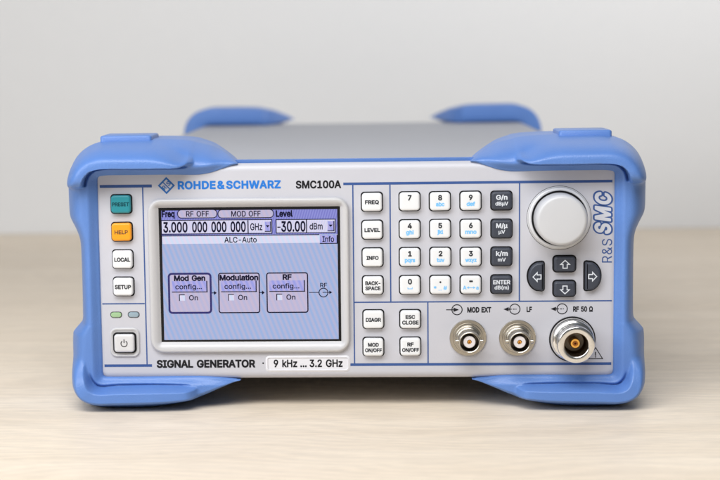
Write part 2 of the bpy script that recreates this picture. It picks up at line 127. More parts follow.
    ('O', 0.075): '234,-43 268,-46 313,-42 358,-30 403,-9 439,19 473,56 499,98 517,146 528,197 532,254 528,311 517,362 496,415 471,455 442,487 407,515 361,537 313,551 268,555 217,550 172,537 127,515 94,488 63,455 37,413 16,362 6,311 1,251 6,197 15,149 35,98 59,59 93,20 130,-8 175,-30|262,92 241,94 205,109 188,122 173,140 160,161 151,185 142,254 150,320 160,347 175,371 188,386 205,400 244,415 268,417 310,409 326,401 346,386 361,368 373,347 383,320 389,290 391,254 389,218 383,188 373,161 359,137 330,110 310,100 289,93',
    ('P', 0.05): '61,-26 130,-26 142,-20 149,-11 151,1 151,157 154,160 274,162 313,170 344,184 373,203 395,226 413,253 433,316 433,379 426,409 413,442 395,469 373,491 343,511 310,525 277,532 235,535 58,535 46,531 37,521 34,508 34,-2 43,-20|154,268 151,271 151,424 253,425 283,417 303,400 310,389 317,364 317,334 310,307 295,286 271,273 253,270',
    ('P', 0.075): '60,-39 132,-38 147,-32 159,-18 164,-3 165,147 276,149 318,159 351,173 381,194 405,219 424,246 437,279 446,315 446,381 437,414 425,447 404,477 380,501 348,522 312,537 276,545 234,548 57,548 37,540 25,525 21,510 21,-3 26,-18 33,-28 45,-36|165,281 165,413 252,412 277,405 292,393 301,375 305,348 302,321 288,297 267,285 252,283',
    ('Q', 0.075): '386,-84 400,-87 475,-86 493,-77 505,-60 507,-45 502,-30 456,36 474,57 499,99 518,147 528,195 532,255 529,306 517,363 498,411 472,453 442,487 400,519 361,537 319,549 271,555 217,550 172,537 128,516 89,483 58,448 36,411 17,366 5,309 1,255 6,198 16,144 36,96 61,55 92,21 130,-8 172,-29 220,-41 268,-46 313,-42 343,-35 373,-75|235,96 205,109 190,120 160,162 151,186 144,219 142,255 145,291 150,321 160,347 189,387 205,400 244,415 289,415 310,409 343,388 360,369 373,348 389,291 389,216 382,186 367,152 341,186 322,197 241,198 221,189 209,174 207,153 212,138 244,96',
    ('R', 0): '62,-1 125,1 126,194 128,197 245,199 353,-1 425,-1 427,2 315,209 355,230 378,251 402,296 409,350 408,380 402,407 390,434 374,457 332,490 305,500 236,510 61,509 59,2|128,256 126,260 126,449 257,450 296,440 324,419 334,404 340,386 344,368 344,335 333,299 314,278 281,261 257,257',
    ('R', 0.03): '62,-16 128,-16 139,-7 143,182 236,182 344,-13 353,-16 428,-16 437,-13 442,-7 442,8 337,200 386,238 404,263 417,293 423,320 425,353 417,410 404,440 386,467 341,503 308,516 236,525 59,525 50,521 45,515 44,-1 50,-12|143,271 141,275 143,436 257,435 290,426 314,407 328,371 328,335 320,308 305,290 278,276 257,272',
    ('R', 0.05): '61,-26 130,-26 142,-20 149,-11 151,1 151,169 154,172 232,170 329,-11 340,-23 352,-26 430,-26 442,-22 451,-12 454,1 451,12 351,196 397,235 413,259 425,286 433,322 433,385 425,418 398,469 373,493 346,512 310,526 238,535 58,535 46,531 37,521 34,508 34,-2 43,-20|154,281 151,283 151,424 253,425 286,416 304,403 311,391 318,370 318,337 311,313 298,298 274,286 256,282',
    ('R', 0.06): '62,-31 131,-31 143,-25 153,-13 156,-1 158,167 227,167 326,-16 338,-27 353,-31 431,-31 446,-26 456,-13 459,2 456,14 358,194 400,230 418,257 430,284 438,323 440,353 437,389 429,422 401,473 376,497 347,517 311,531 236,540 59,540 44,536 33,524 29,509 29,-1 38,-22 50,-29|158,286 158,421 254,420 284,412 302,398 313,368 313,338 306,314 295,302 272,290 254,287',
    ('R', 0.075): '60,-39 132,-38 147,-32 159,-18 164,0 165,159 222,159 225,156 319,-18 333,-33 351,-39 432,-39 450,-32 462,-18 467,-3 464,15 367,192 406,225 424,252 437,282 445,318 448,348 445,390 437,423 425,450 408,477 381,502 351,523 312,538 237,548 57,548 39,542 26,528 21,510 21,-3 26,-18 33,-28 45,-36|165,294 165,413 252,412 279,405 295,393 303,378 306,351 303,327 291,309 270,298 255,295',
    ('S', 0): '183,-7 223,-10 262,-7 295,0 325,12 349,25 372,44 399,86 407,113 408,161 402,182 394,200 358,239 310,265 169,309 133,333 122,347 116,377 121,404 130,419 142,431 166,447 205,457 253,455 280,448 301,437 319,421 330,404 337,377 400,377 399,401 390,428 377,449 361,467 316,498 289,508 259,515 226,517 166,509 139,499 114,485 91,468 75,449 62,425 53,398 51,371 55,341 67,312 87,287 112,268 145,252 295,205 330,179 339,167 345,140 343,122 328,92 316,79 286,61 244,51 223,50 167,59 148,68 123,89 114,104 103,138 39,137 41,110 50,83 64,59 79,41 101,23 127,9',
    ('S', 0.05): '180,-32 225,-35 267,-32 303,-24 360,1 389,25 407,49 423,77 432,109 433,163 426,190 416,214 375,259 321,288 182,331 150,353 144,361 141,376 143,388 158,412 189,428 225,433 270,425 288,415 306,394 315,364 330,353 405,352 414,355 423,364 427,382 423,409 414,436 399,463 381,484 355,505 327,522 297,533 264,540 228,542 189,539 156,532 102,508 74,487 54,463 38,436 28,403 26,370 31,334 45,299 69,269 99,246 135,229 285,181 312,161 317,154 318,127 300,99 273,83 228,75 174,84 153,96 137,115 126,151 114,161 36,163 18,154 12,136 18,100 28,70 42,46 60,25 87,2 117,-15 150,-26',
    ('S', 0.06): '180,-37 223,-40 268,-37 304,-30 364,-2 391,20 412,47 427,74 437,107 438,164 431,191 421,215 379,262 322,294 184,336 149,362 147,377 150,392 163,409 193,424 226,428 268,420 286,410 302,392 310,362 328,348 406,347 418,352 428,362 432,377 428,410 418,440 400,470 378,494 331,525 298,538 265,545 226,547 160,539 126,527 97,511 71,491 49,465 33,437 23,404 21,371 26,332 40,298 65,266 97,242 133,224 280,178 312,152 313,128 305,113 295,101 262,85 226,80 175,89 157,99 142,116 130,154 115,166 34,168 22,164 12,155 7,137 13,98 22,71 37,45 57,20 85,-3 115,-19 148,-31',
    ('S', 0.075): '179,-45 224,-48 269,-45 308,-36 368,-9 398,16 418,42 435,72 444,105 446,162 439,192 425,222 384,267 326,300 188,342 156,366 156,387 167,403 194,416 224,420 263,413 281,404 295,387 305,356 314,347 326,341 407,340 422,346 434,358 440,378 436,411 425,444 406,474 383,499 335,532 299,545 263,553 224,555 158,546 122,533 92,517 65,496 44,471 27,441 16,405 13,369 19,330 33,294 59,261 92,236 128,218 278,170 305,150 305,129 290,108 260,93 227,88 176,97 161,106 149,120 136,159 116,174 32,175 17,170 5,158 -1,138 5,96 16,66 30,42 51,15 80,-9 110,-25 146,-39',
    ('S', 0.2): '174,-108 224,-111 281,-108 329,-96 367,-81 404,-62 443,-29 472,9 495,51 508,99 509,168 500,210 482,252 452,288 486,321 497,342 502,363 503,384 499,423 483,471 455,516 430,543 398,569 353,594 317,607 272,616 221,618 182,616 143,608 98,592 59,571 22,543 -10,504 -32,465 -47,414 -50,369 -43,315 -24,267 -1,234 -25,217 -40,203 -54,183 -62,159 -64,132 -59,93 -43,43 -14,-6 11,-34 44,-61 93,-87 131,-100',
    ('T', 0.05): '195,-26 264,-25 276,-18 283,-5 283,424 417,426 432,431 443,448 443,511 438,524 426,533 30,535 18,531 8,520 6,448 9,439 18,430 30,426 167,424 167,-2 176,-20',
    ('T', 0.06): '196,-31 265,-30 279,-22 287,-7 288,419 418,421 437,428 444,437 448,449 448,512 442,527 430,537 418,540 31,540 13,534 3,521 1,449 7,434 16,425 31,421 162,419 162,-1 165,-13 172,-23 184,-30',
    ('T', 0.075): '194,-39 266,-38 282,-30 293,-15 296,0 296,411 419,413 431,416 443,423 452,435 455,447 456,513 449,531 431,545 416,548 29,548 9,540 -4,524 -7,510 -6,447 -1,432 10,420 29,413 154,411 154,-3 159,-18 167,-29 179,-36',
    ('U', 0.075): '211,-44 258,-47 303,-44 344,-35 381,-19 414,2 442,28 465,58 481,91 492,133 496,172 496,508 490,529 473,544 459,548 387,547 369,540 357,523 354,508 353,163 343,133 326,112 312,102 279,92 237,92 207,102 183,120 168,148 163,181 163,511 157,529 147,540 132,547 57,548 36,540 24,524 21,508 21,172 25,133 34,97 51,61 70,34 102,2 138,-20 174,-35',
    ('V', 0.05): '206,-26 281,-26 293,-21 302,-11 488,502 487,520 473,533 392,535 380,530 373,523 242,145 106,523 89,535 17,535 2,531 -8,520 -8,499 179,-8 191,-23',
    ('V', 0.075): '205,-39 286,-38 303,-30 313,-16 500,498 502,513 498,525 490,537 478,545 463,548 391,548 376,543 363,531 241,183 115,532 103,543 91,547 13,548 -7,540 -19,525 -23,510 -20,495 168,-15 183,-33',
    ('W', 0.075): '157,-39 235,-38 251,-33 263,-21 343,266 417,-9 424,-24 436,-34 454,-39 535,-38 558,-27 568,-9 707,498 707,519 697,537 673,548 601,548 583,542 571,531 566,519 493,236 417,519 412,531 398,543 382,548 304,548 286,542 274,531 269,519 193,234 119,519 114,531 100,543 82,548 10,547 -2,543 -13,534 -21,519 -22,501 118,-12 133,-32',
    ('X', 0.075): '18,-39 93,-39 116,-30 237,141 349,-21 360,-32 378,-39 459,-39 474,-34 487,-24 495,-3 490,18 324,261 480,491 484,516 480,528 469,540 444,548 372,548 351,540 237,381 136,531 123,543 105,548 24,547 9,542 -3,531 -10,510 -4,489 153,261 -18,15 -21,-3 -15,-21 0,-34',
    ('Z', 0.075): '43,-39 400,-39 418,-34 432,-21 438,-3 437,63 429,81 415,92 400,96 193,96 431,444 436,459 436,513 430,529 418,541 397,548 40,548 22,543 7,530 1,510 2,447 9,429 22,418 40,413 244,411 7,63 3,48 5,-12 19,-31',
    ('a', 0.05): '129,-32 163,-35 220,-25 250,-7 260,-20 271,-25 340,-26 354,-20 362,-8 363,250 355,307 344,334 317,370 298,383 247,404 193,410 127,400 103,392 79,379 45,349 28,325 16,298 17,280 28,268 97,248 115,253 138,283 160,298 196,304 227,298 243,283 247,257 118,236 64,215 34,192 21,175 11,154 4,109 6,82 13,55 26,31 42,10 64,-8 106,-27|163,73 142,76 125,88 118,109 123,121 145,135 247,153 250,151 246,118 226,89 202,76',
    ('a', 0.075): '128,-45 165,-47 225,-36 246,-25 270,-38 342,-38 363,-29 375,-9 376,252 367,312 354,342 327,378 303,395 249,416 189,422 126,413 96,402 72,389 35,357 18,333 3,300 5,276 18,260 85,237 60,227 39,213 12,185 1,162 -9,108 -6,78 1,51 29,6 51,-15 81,-32|171,84 144,89 135,96 132,112 150,123 234,137 236,135 230,114 216,98 198,88|132,252 146,273 162,284 195,291 222,286 232,276 233,270 234,267 225,265',
    ('b', 0.075): '194,-44 227,-47 263,-45 302,-33 334,-17 359,3 386,34 406,70 419,106 426,145 429,190 427,229 418,271 405,310 385,343 362,370 329,396 299,411 260,421 203,422 154,409 152,514 147,529 137,540 116,548 44,547 23,534 14,511 16,-11 27,-29 47,-38 119,-38 131,-34 143,-23 173,-38|203,88 177,103 161,130 153,166 155,229 167,261 185,281 206,290 236,289 248,285 266,271 280,247 288,211 288,166 279,130 257,99 245,90 233,87',
    ('c', 0.03): '173,-21 207,-24 264,-17 315,8 354,47 379,99 378,108 369,117 300,132 291,126 279,99 261,79 237,67 204,62 171,69 156,78 141,92 123,123 112,186 118,234 123,253 141,284 168,306 186,312 204,314 237,310 261,297 277,279 291,252 300,246 366,262 376,270 377,282 351,333 314,369 264,392 207,400 171,398 138,389 111,375 81,352 59,327 41,297 29,264 21,228 18,186 28,114 42,78 60,47 81,24 108,3 138,-12',
    ('c', 0.075): '172,-44 208,-47 268,-39 325,-13 373,34 401,94 399,115 385,134 310,155 292,154 277,145 259,111 247,98 229,89 208,86 190,88 169,97 159,106 145,130 135,187 140,226 152,259 160,271 178,285 205,291 229,288 244,281 256,268 275,235 286,227 298,224 310,224 376,241 390,250 398,262 401,274 399,289 370,346 327,388 268,415 208,423 169,420 130,410 97,393 67,370 40,340 21,307 6,268 -2,229 -5,184 -1,145 6,106 22,67 43,32 67,6 94,-15 130,-33',
    ('d', 0.03): '159,-21 195,-24 240,-18 261,-9 297,18 298,-6 309,-15 375,-16 387,-6 388,510 384,519 378,524 309,525 297,516 294,361 261,387 240,395 198,400 162,398 132,389 101,372 78,354 58,330 40,297 27,264 21,231 18,189 21,147 28,111 39,81 57,48 80,21 105,1|204,63 168,70 141,92 132,105 118,141 112,189 123,255 141,286 168,307 204,314 240,307 267,287 286,255 296,189 290,141 277,105 267,90 240,70',
    ('d', 0.05): '158,-31 197,-34 242,-28 264,-19 287,-3 295,-19 311,-26 377,-26 389,-20 396,-10 398,509 393,524 382,533 308,535 299,532 290,524 285,509 284,382 263,397 221,409 161,408 128,398 98,383 71,361 49,335 31,302 18,269 11,233 8,188 10,146 18,110 30,77 47,44 72,14 99,-7 128,-21|197,74 171,80 152,95 141,110 127,146 122,191 132,251 149,280 173,298 206,304 236,298 257,283 267,269 280,236 286,188 280,143 274,122 260,98 236,79 221,75',
    ('d', 0.075): '156,-44 223,-45 250,-39 280,-23 295,-34 307,-38 376,-39 394,-32 408,-14 411,1 411,511 403,532 385,545 307,548 292,543 280,533 272,511 271,408 226,421 196,423 157,420 121,409 91,394 61,369 37,341 19,307 6,271 -2,235 -5,190 -2,142 5,106 19,70 39,34 64,4 94,-19 121,-32|187,88 177,91 160,105 146,130 136,169 137,211 144,247 160,273 178,286 187,289 217,290 232,285 247,274 263,250 271,211 271,166 262,128 248,103 232,92 220,88',
    ('e', 0.075): '175,-44 214,-47 271,-40 298,-32 321,-20 361,10 391,52 404,88 402,103 395,115 385,124 370,130 385,133 397,140 405,151 410,166 409,229 403,265 382,322 364,348 328,384 301,401 274,412 208,423 166,420 127,409 94,392 64,368 40,340 20,307 7,268 -3,226 -5,184 -1,145 6,109 22,67 39,37 65,7 97,-17 133,-34|211,85 184,89 169,96 152,112 143,127 145,130 274,130 256,100 238,90|151,260 157,272 169,282 181,287 205,291 238,283 257,262 253,260',
    ('f', 0.03): '83,-16 143,-16 152,-12 157,-4 158,311 230,311 239,316 243,323 244,380 239,390 230,395 158,395 159,434 170,453 194,458 230,452 241,461 259,524 251,535 227,542 185,546 131,534 110,522 85,497 72,476 66,452 65,395 2,394 -9,383 -10,326 -4,315 5,311 65,311 65,-1 71,-12',
    ('f', 0.075): '81,-39 150,-38 165,-31 176,-18 181,0 181,285 183,288 231,288 243,291 258,303 266,318 267,381 258,403 237,417 183,418 181,420 183,432 186,434 204,434 225,429 243,433 255,441 264,456 281,513 280,531 275,543 264,553 231,565 180,568 123,556 99,543 66,511 52,486 43,456 42,420 -9,415 -24,404 -32,387 -33,324 -25,303 -15,294 -3,289 39,288 42,285 43,-6 47,-18 56,-30 69,-37',
    ('g', 0.03): '171,-164 207,-167 237,-165 297,-151 323,-137 345,-120 363,-99 378,-72 386,-41 388,-8 388,379 385,388 378,394 306,393 297,382 297,361 261,387 222,398 165,398 132,389 102,373 60,332 41,301 28,268 20,232 18,190 20,151 27,118 41,82 59,55 80,31 132,-1 162,-9 195,-11 243,-4 261,3 295,25 293,-29 285,-47 272,-62 252,-73 234,-79 207,-81 162,-73 135,-56 111,-29 102,-25 93,-27 39,-59 35,-68 37,-77 72,-122 129,-155|192,76 168,81 156,88 132,112 118,145 114,166 114,217 118,238 132,274 153,298 186,312 222,313 240,307 255,299 278,274 291,240 295,217 295,166 285,127 265,97 240,81 222,76',
    ('g', 0.075): '170,-187 205,-190 241,-188 274,-182 307,-171 334,-157 361,-137 382,-112 400,-79 408,-46 411,-10 411,380 404,401 385,415 307,417 292,412 280,401 250,415 220,422 160,420 124,410 91,394 61,368 37,338 21,311 6,275 -3,233 -5,191 -2,149 5,110 21,71 40,41 64,14 89,-4 22,-43 13,-61 14,-82 60,-142 118,-175|208,-58 169,-51 148,-37 143,-31 145,-28 190,-34 217,-33 268,-19 270,-22 265,-37 256,-45 229,-56|202,98 175,104 151,125 139,155 135,194 139,230 152,263 166,279 178,286 205,291 232,286 250,273 257,263 269,233 273,191 269,149 250,115 232,103',
    ('h', 0.075): '53,-39 122,-38 139,-30 150,-15 153,0 154,243 159,261 167,273 179,283 197,289 224,288 236,284 250,270 255,255 257,0 263,-21 275,-33 290,-38 362,-38 385,-27 395,-6 396,243 388,306 375,339 359,363 338,385 314,403 287,414 257,421 224,423 191,420 154,408 151,519 140,538 119,547 41,546 23,534 14,513 14,-3 19,-18 26,-28 38,-36',
    ('i', 0.03): '55,-16 118,-15 126,-10 130,-1 130,380 124,391 115,395 49,394 41,389 37,380 37,-1 43,-12|72,428 97,428 113,434 133,453 141,470 141,497 133,514 112,532 85,540 67,537 43,524 32,509 25,485 28,467 35,452 55,434',
    ('i', 0.075): '53,-39 116,-39 128,-36 145,-24 153,-3 153,381 146,401 129,417 151,438 160,456 165,480 164,498 155,522 140,541 119,554 86,563 59,558 27,540 11,519 2,486 5,462 13,444 39,417 22,402 14,381 14,-3 19,-18 26,-28 38,-36',
    ('j', 0.075): '-25,-179 5,-182 56,-175 83,-163 101,-151 122,-130 137,-107 150,-59 153,-29 153,382 144,403 128,415 144,430 161,457 164,496 154,523 139,541 119,554 89,562 59,559 29,543 13,523 4,499 2,481 6,457 23,430 39,415 23,403 14,382 13,-38 8,-47 -19,-49 -33,-56 -44,-68 -49,-83 -48,-152 -40,-168',
    ('k', 0.05): '54,-26 117,-26 129,-21 136,-14 140,-2 140,127 150,138 282,-23 294,-26 378,-25 392,-17 398,-2 393,16 236,214 381,364 386,376 383,391 375,400 363,405 273,403 141,270 140,511 132,528 117,535 45,534 33,526 27,511 27,-2 36,-20',
    ('k', 0.06): '55,-31 118,-31 130,-27 141,-16 145,-1 145,125 151,132 269,-19 280,-28 292,-31 379,-30 394,-22 403,-4 402,8 397,19 243,215 384,359 391,374 388,393 379,404 364,410 283,410 271,407 148,284 145,290 145,512 136,531 118,540 44,539 30,530 22,512 22,-1 31,-22 43,-29',
    ('k', 0.075): '53,-39 122,-38 135,-33 146,-22 153,-3 153,108 155,114 263,-24 278,-35 293,-39 380,-38 400,-27 410,-6 410,9 404,22 253,213 390,354 399,375 395,396 383,410 365,417 284,418 269,415 257,407 154,303 153,513 149,525 141,537 119,547 41,546 23,534 14,513 14,-3 19,-18 26,-28 38,-36',
    ('l', 0.075): '103,-38 164,-40 194,-33 206,-26 214,-17 220,7 207,64 202,76 182,91 155,92 153,100 151,520 143,535 125,546 50,548 38,545 26,537 18,526 14,511 16,55 28,19 47,-8 72,-26',
    ('m', 0.03): '55,-16 115,-16 128,-7 131,257 140,281 155,299 166,306 202,314 232,307 250,290 257,275 258,-1 265,-13 274,-16 337,-16 349,-7 351,245 359,281 382,306 394,311 418,314 436,313 460,302 471,290 477,275 480,251 482,-7 487,-13 496,-16 556,-16 566,-13 573,-1 573,257 565,311 555,335 541,356 523,374 505,386 460,401 436,402 376,390 328,356 319,346 298,372 280,386 247,399 217,402 169,392 130,364 126,386 118,394 52,395 43,391 37,380 37,-1 43,-12',
    ('m', 0.05): '54,-26 120,-25 131,-20 138,-11 140,1 141,253 149,277 162,292 201,304 227,298 240,286 246,274 248,-2 257,-20 273,-26 336,-26 348,-23 359,-11 361,1 361,244 369,277 387,296 396,301 420,304 435,303 453,295 462,285 468,271 470,1 472,-11 483,-23 495,-26 558,-26 573,-21 583,-2 583,256 574,316 564,340 549,363 531,381 510,395 486,405 459,411 435,412 372,399 321,364 282,397 249,409 216,412 168,402 138,384 131,397 117,405 51,405 38,400 30,391 27,379 27,-2 36,-20',
    ('m', 0.06): '55,-31 121,-30 133,-25 142,-13 145,-1 146,254 152,272 164,287 202,298 225,293 238,281 242,272 243,-1 246,-13 253,-23 271,-31 337,-31 352,-26 363,-13 366,-1 366,245 374,275 394,295 418,299 433,298 451,290 463,269 465,-1 468,-13 478,-25 493,-31 559,-31 577,-24 585,-13 588,-1 588,257 580,317 568,344 554,365 533,386 511,400 487,410 460,416 433,417 370,404 322,370 280,404 253,413 223,417 163,406 142,392 130,404 115,410 52,410 34,404 25,392 22,380 22,-1 31,-22 43,-29',
    ('m', 0.075): '53,-39 122,-38 139,-30 149,-16 153,0 154,252 160,270 170,282 203,291 221,286 234,270 235,-3 240,-18 249,-30 269,-38 338,-39 356,-32 369,-18 374,0 374,243 383,273 398,288 419,291 431,290 446,284 455,267 457,0 462,-18 473,-31 491,-38 560,-39 581,-30 591,-18 596,-3 596,258 587,318 576,345 560,369 539,390 515,406 491,416 461,424 431,424 368,412 323,381 284,410 254,421 224,424 161,413 143,403 128,414 113,418 50,418 29,410 18,396 14,381 14,-3 19,-18 26,-28 38,-36',
    ('n', 0.03): '55,-16 115,-16 128,-7 130,227 134,260 140,275 158,296 181,309 208,313 232,310 250,302 271,279 277,260 280,233 282,-7 295,-16 358,-16 370,-9 373,2 370,275 365,302 355,329 325,366 304,382 253,399 199,398 166,387 142,374 130,364 126,386 115,395 52,395 40,388 37,377 37,-1 43,-12',
    ('n', 0.06): '55,-31 121,-30 133,-25 142,-13 145,-1 146,245 154,268 166,283 187,295 208,298 241,290 258,272 262,257 265,233 265,-1 269,-16 283,-28 298,-31 361,-31 373,-27 384,-16 388,2 388,239 385,278 380,308 367,338 336,377 310,396 259,413 226,415 193,412 163,403 142,392 127,406 112,410 49,410 37,406 26,395 22,380 22,-1 31,-22 43,-29',
    ('n', 0.075): '53,-39 122,-38 139,-30 149,-16 153,0 154,243 160,264 170,276 188,287 206,290 236,284 250,270 255,255 257,0 263,-21 278,-34 296,-39 365,-38 380,-31 390,-21 396,0 396,240 393,279 387,309 373,342 341,383 314,403 260,421 227,423 191,420 143,402 134,411 119,417 47,417 32,412 20,399 14,378 14,-3 19,-18 26,-28 38,-36',
    ('o', 0.03): '173,-21 207,-24 243,-21 276,-12 309,4 335,24 357,51 375,81 386,111 395,147 397,186 395,228 385,267 374,297 357,325 333,353 306,374 276,389 243,398 207,400 171,398 138,389 107,372 81,352 60,328 43,300 29,264 21,228 18,186 21,147 30,108 42,78 58,51 81,24 108,3 138,-12|201,63 168,70 141,92 123,123 112,186 123,252 142,285 171,307 207,314 228,312 246,306 273,285 285,268 298,234 303,186 298,141 285,107 273,91 246,70 228,65',
    ('o', 0.075): '172,-44 208,-47 247,-43 283,-34 322,-15 350,7 378,40 393,67 406,100 417,145 420,187 417,232 407,274 394,307 376,338 349,370 319,393 283,411 247,420 208,423 166,420 130,410 94,391 67,370 38,337 21,307 8,274 -1,232 -5,184 -1,145 6,109 22,67 39,37 66,7 97,-17 130,-33|190,88 178,91 160,105 145,130 136,169 137,208 144,244 160,271 178,285 190,289 223,290 247,278 265,256 279,208 279,166 276,148 265,118 247,98 223,87',
    ('p', 0.075): '38,-179 53,-182 119,-181 134,-176 145,-167 153,-146 153,-32 200,-45 227,-47 266,-44 302,-33 334,-17 362,5 386,34 405,67 419,106 427,148 427,229 418,271 405,310 383,345 362,370 337,391 302,410 263,421 206,422 176,416 143,402 132,412 119,417 50,418 29,410 17,394 14,379 14,-146 22,-167|203,88 177,103 161,130 153,166 155,229 167,261 185,281 206,290 236,289 248,285 266,271 280,247 288,211 288,166 279,130 257,99 245,90 233,87',
    ('q', 0.075): '296,-179 310,-182 382,-180 400,-170 410,-152 410,388 397,408 376,418 307,417 292,412 280,401 250,415 223,421 157,420 121,409 88,391 62,370 40,345 20,310 6,271 -3,229 -3,148 5,106 20,67 39,34 61,7 94,-19 121,-32 154,-43 193,-47 244,-41 271,-30 273,-149 280,-167|187,88 177,91 160,105 146,130 136,169 137,211 144,247 160,273 178,286 187,289 217,290 232,285 247,274 263,250 271,211 271,166 262,128 248,103 232,92 220,88',
    ('r', 0.075): '53,-39 122,-38 139,-30 149,-16 153,0 154,249 162,267 179,281 206,287 251,284 266,291 275,300 282,318 281,390 273,408 260,419 245,423 188,422 140,406 128,414 116,418 50,418 31,411 18,396 14,378 14,-3 19,-18 26,-28 38,-36',
    ('s', 0.075): '142,-44 213,-46 246,-39 279,-28 321,0 342,22 358,49 367,76 370,106 366,136 354,172 333,199 311,217 270,238 333,252 348,259 362,280 360,304 333,358 314,379 288,398 243,417 213,422 156,421 126,415 96,404 72,391 36,358 20,331 11,304 8,274 12,244 24,208 47,178 72,159 94,148 24,131 8,121 0,109 -3,97 5,58 19,31 54,-8 96,-32|168,85 153,89 141,97 120,138 204,117 228,106 226,97 213,90 198,85|237,247 183,260 148,277 156,287 171,292 189,294 210,290 223,280 243,247',
    ('t', 0.03): '137,-17 194,-19 221,-12 228,-2 214,64 203,70 170,66 152,69 145,76 142,100 142,310 206,311 215,316 220,325 220,382 215,390 206,395 143,395 142,472 134,485 62,487 53,482 49,472 49,397 2,394 -7,388 -10,379 -10,325 -6,316 2,312 49,310 49,91 52,61 63,34 84,7 107,-8',
    ('t', 0.075): '136,-40 192,-42 222,-36 240,-26 251,-7 251,11 239,65 233,77 222,87 210,92 167,89 165,101 165,287 213,289 234,302 243,323 243,383 236,401 219,415 165,419 164,479 157,494 148,503 129,510 60,509 42,502 29,485 26,419 -9,415 -21,407 -29,395 -33,380 -32,320 -26,305 -13,293 0,289 26,287 26,89 30,56 42,24 62,-4 72,-12 96,-28',
    ('u', 0.03): '152,-18 181,-21 214,-18 262,2 280,16 283,-6 295,-16 358,-16 367,-12 372,-6 373,378 371,387 364,393 295,395 282,387 279,132 269,105 253,84 229,70 202,66 178,69 160,77 140,99 132,120 128,387 115,395 55,395 46,393 39,387 37,138 38,108 45,78 55,51 85,12 109,-4 130,-13',
    ('u', 0.075): '149,-41 182,-44 215,-41 266,-22 276,-32 290,-38 362,-38 380,-31 392,-17 396,1 396,379 389,400 374,414 359,418 290,417 272,410 262,397 257,379 256,136 249,115 239,102 221,92 203,89 173,95 161,109 155,124 153,379 146,400 137,410 122,417 53,418 33,412 19,397 14,379 14,139 16,103 23,70 37,37 51,16 71,-6 95,-22 119,-33',
    ('v', 0.075): '164,-39 233,-38 248,-32 260,-18 409,369 407,393 400,405 389,413 374,418 302,418 287,413 275,404 194,188 120,393 110,408 89,417 14,418 -5,411 -18,396 -22,381 -20,366 127,-15 142,-33',
    ('w', 0.075): '140,-39 206,-38 218,-34 230,-24 236,-12 284,153 331,-12 340,-27 353,-36 368,-39 434,-38 457,-27 466,-12 583,369 582,390 572,407 560,415 548,418 479,418 464,414 452,406 443,390 398,230 352,393 344,406 332,414 317,418 248,418 236,414 223,405 215,390 170,230 124,390 113,408 92,417 23,418 8,415 -6,405 -15,387 -15,369 101,-12 116,-32',
    ('x', 0.075): '21,-39 93,-39 114,-31 189,79 255,-22 270,-35 285,-39 360,-39 375,-35 389,-24 397,-3 392,18 272,192 387,363 391,375 389,390 375,410 354,418 279,418 264,413 251,402 189,311 132,401 117,414 102,418 24,417 9,412 -2,402 -10,381 -5,360 108,195 -16,12 -17,-6 -10,-24 3,-34',
    ('y', 0.075): '56,-181 95,-184 152,-172 200,-138 212,-124 240,-73 408,368 410,383 406,395 389,413 374,418 302,418 287,413 276,404 269,392 194,188 120,392 111,407 89,417 14,418 -4,412 -17,398 -22,383 -19,365 121,-1 116,-19 101,-46 95,-49 59,-47 47,-50 34,-58 25,-73 9,-133 10,-151 16,-163 26,-172',
    ('z', 0.03): '44,-16 338,-16 351,-10 355,-1 355,56 352,65 344,71 157,74 347,323 349,380 342,392 332,395 47,395 35,388 32,380 32,323 35,314 41,309 222,305 28,53 27,-4 33,-13',
    ('z', 0.05): '43,-26 340,-26 352,-23 361,-14 365,-2 365,58 361,70 352,79 340,82 181,82 178,85 356,319 359,331 359,382 348,400 334,405 49,405 37,403 27,394 22,382 22,322 25,310 34,301 46,297 202,295 19,58 16,46 17,-8 28,-22',
    ('z', 0.075): '42,-39 342,-39 360,-33 372,-21 378,-3 378,60 372,76 360,88 342,95 202,96 368,315 372,330 371,384 366,399 355,411 333,418 48,418 30,413 17,402 9,381 9,321 13,306 24,292 45,284 176,282 6,60 3,0 6,-15 21,-33',
    ('µ', 0.05): '41,-166 51,-169 117,-169 129,-164 136,-157 140,-145 141,-12 165,-25 210,-31 249,-24 288,-2 297,7 327,-13 360,-24 408,-26 418,-22 427,-13 430,-1 428,62 417,76 387,81 383,89 383,380 380,392 369,402 357,405 294,405 282,401 273,391 270,380 269,131 262,104 249,88 207,75 165,87 153,98 144,119 140,152 140,380 137,392 129,400 117,405 54,405 39,401 30,392 27,380 27,-142 31,-157',
    ('µ', 0.06): '55,-174 118,-174 130,-170 141,-159 145,-144 145,-27 148,-22 166,-31 211,-36 253,-28 298,0 326,-18 361,-29 409,-31 421,-26 431,-15 435,0 435,54 432,66 418,81 391,86 388,90 388,381 383,396 373,406 358,410 292,410 279,405 268,393 265,378 264,132 258,108 247,93 238,88 205,80 172,88 165,93 153,108 146,132 145,381 140,396 130,406 118,410 52,410 37,406 25,393 22,378 22,-144 31,-165 43,-172',
    ('Ω', 0.075): '43,-39 229,-39 247,-32 259,-18 264,0 264,102 261,117 247,134 208,150 186,165 169,184 155,213 147,240 144,279 151,333 160,356 184,387 202,401 220,409 268,416 316,409 336,399 362,375 384,333 392,276 389,240 381,210 367,186 346,163 328,150 289,134 275,117 272,102 272,0 277,-19 292,-34 310,-39 496,-39 511,-35 525,-24 533,-3 533,60 529,73 520,86 508,93 469,96 487,118 503,144 519,180 533,243 532,318 516,384 500,420 461,474 433,500 376,533 340,546 271,555 229,552 193,545 130,519 97,496 53,447 34,418 20,384 4,318 1,279 4,240 18,177 33,144 67,96 37,95 25,92 12,81 4,63 3,0 6,-15 21,-33',
}

from mathutils.geometry import tessellate_polygon
MM = 0.001
PI = math.pi

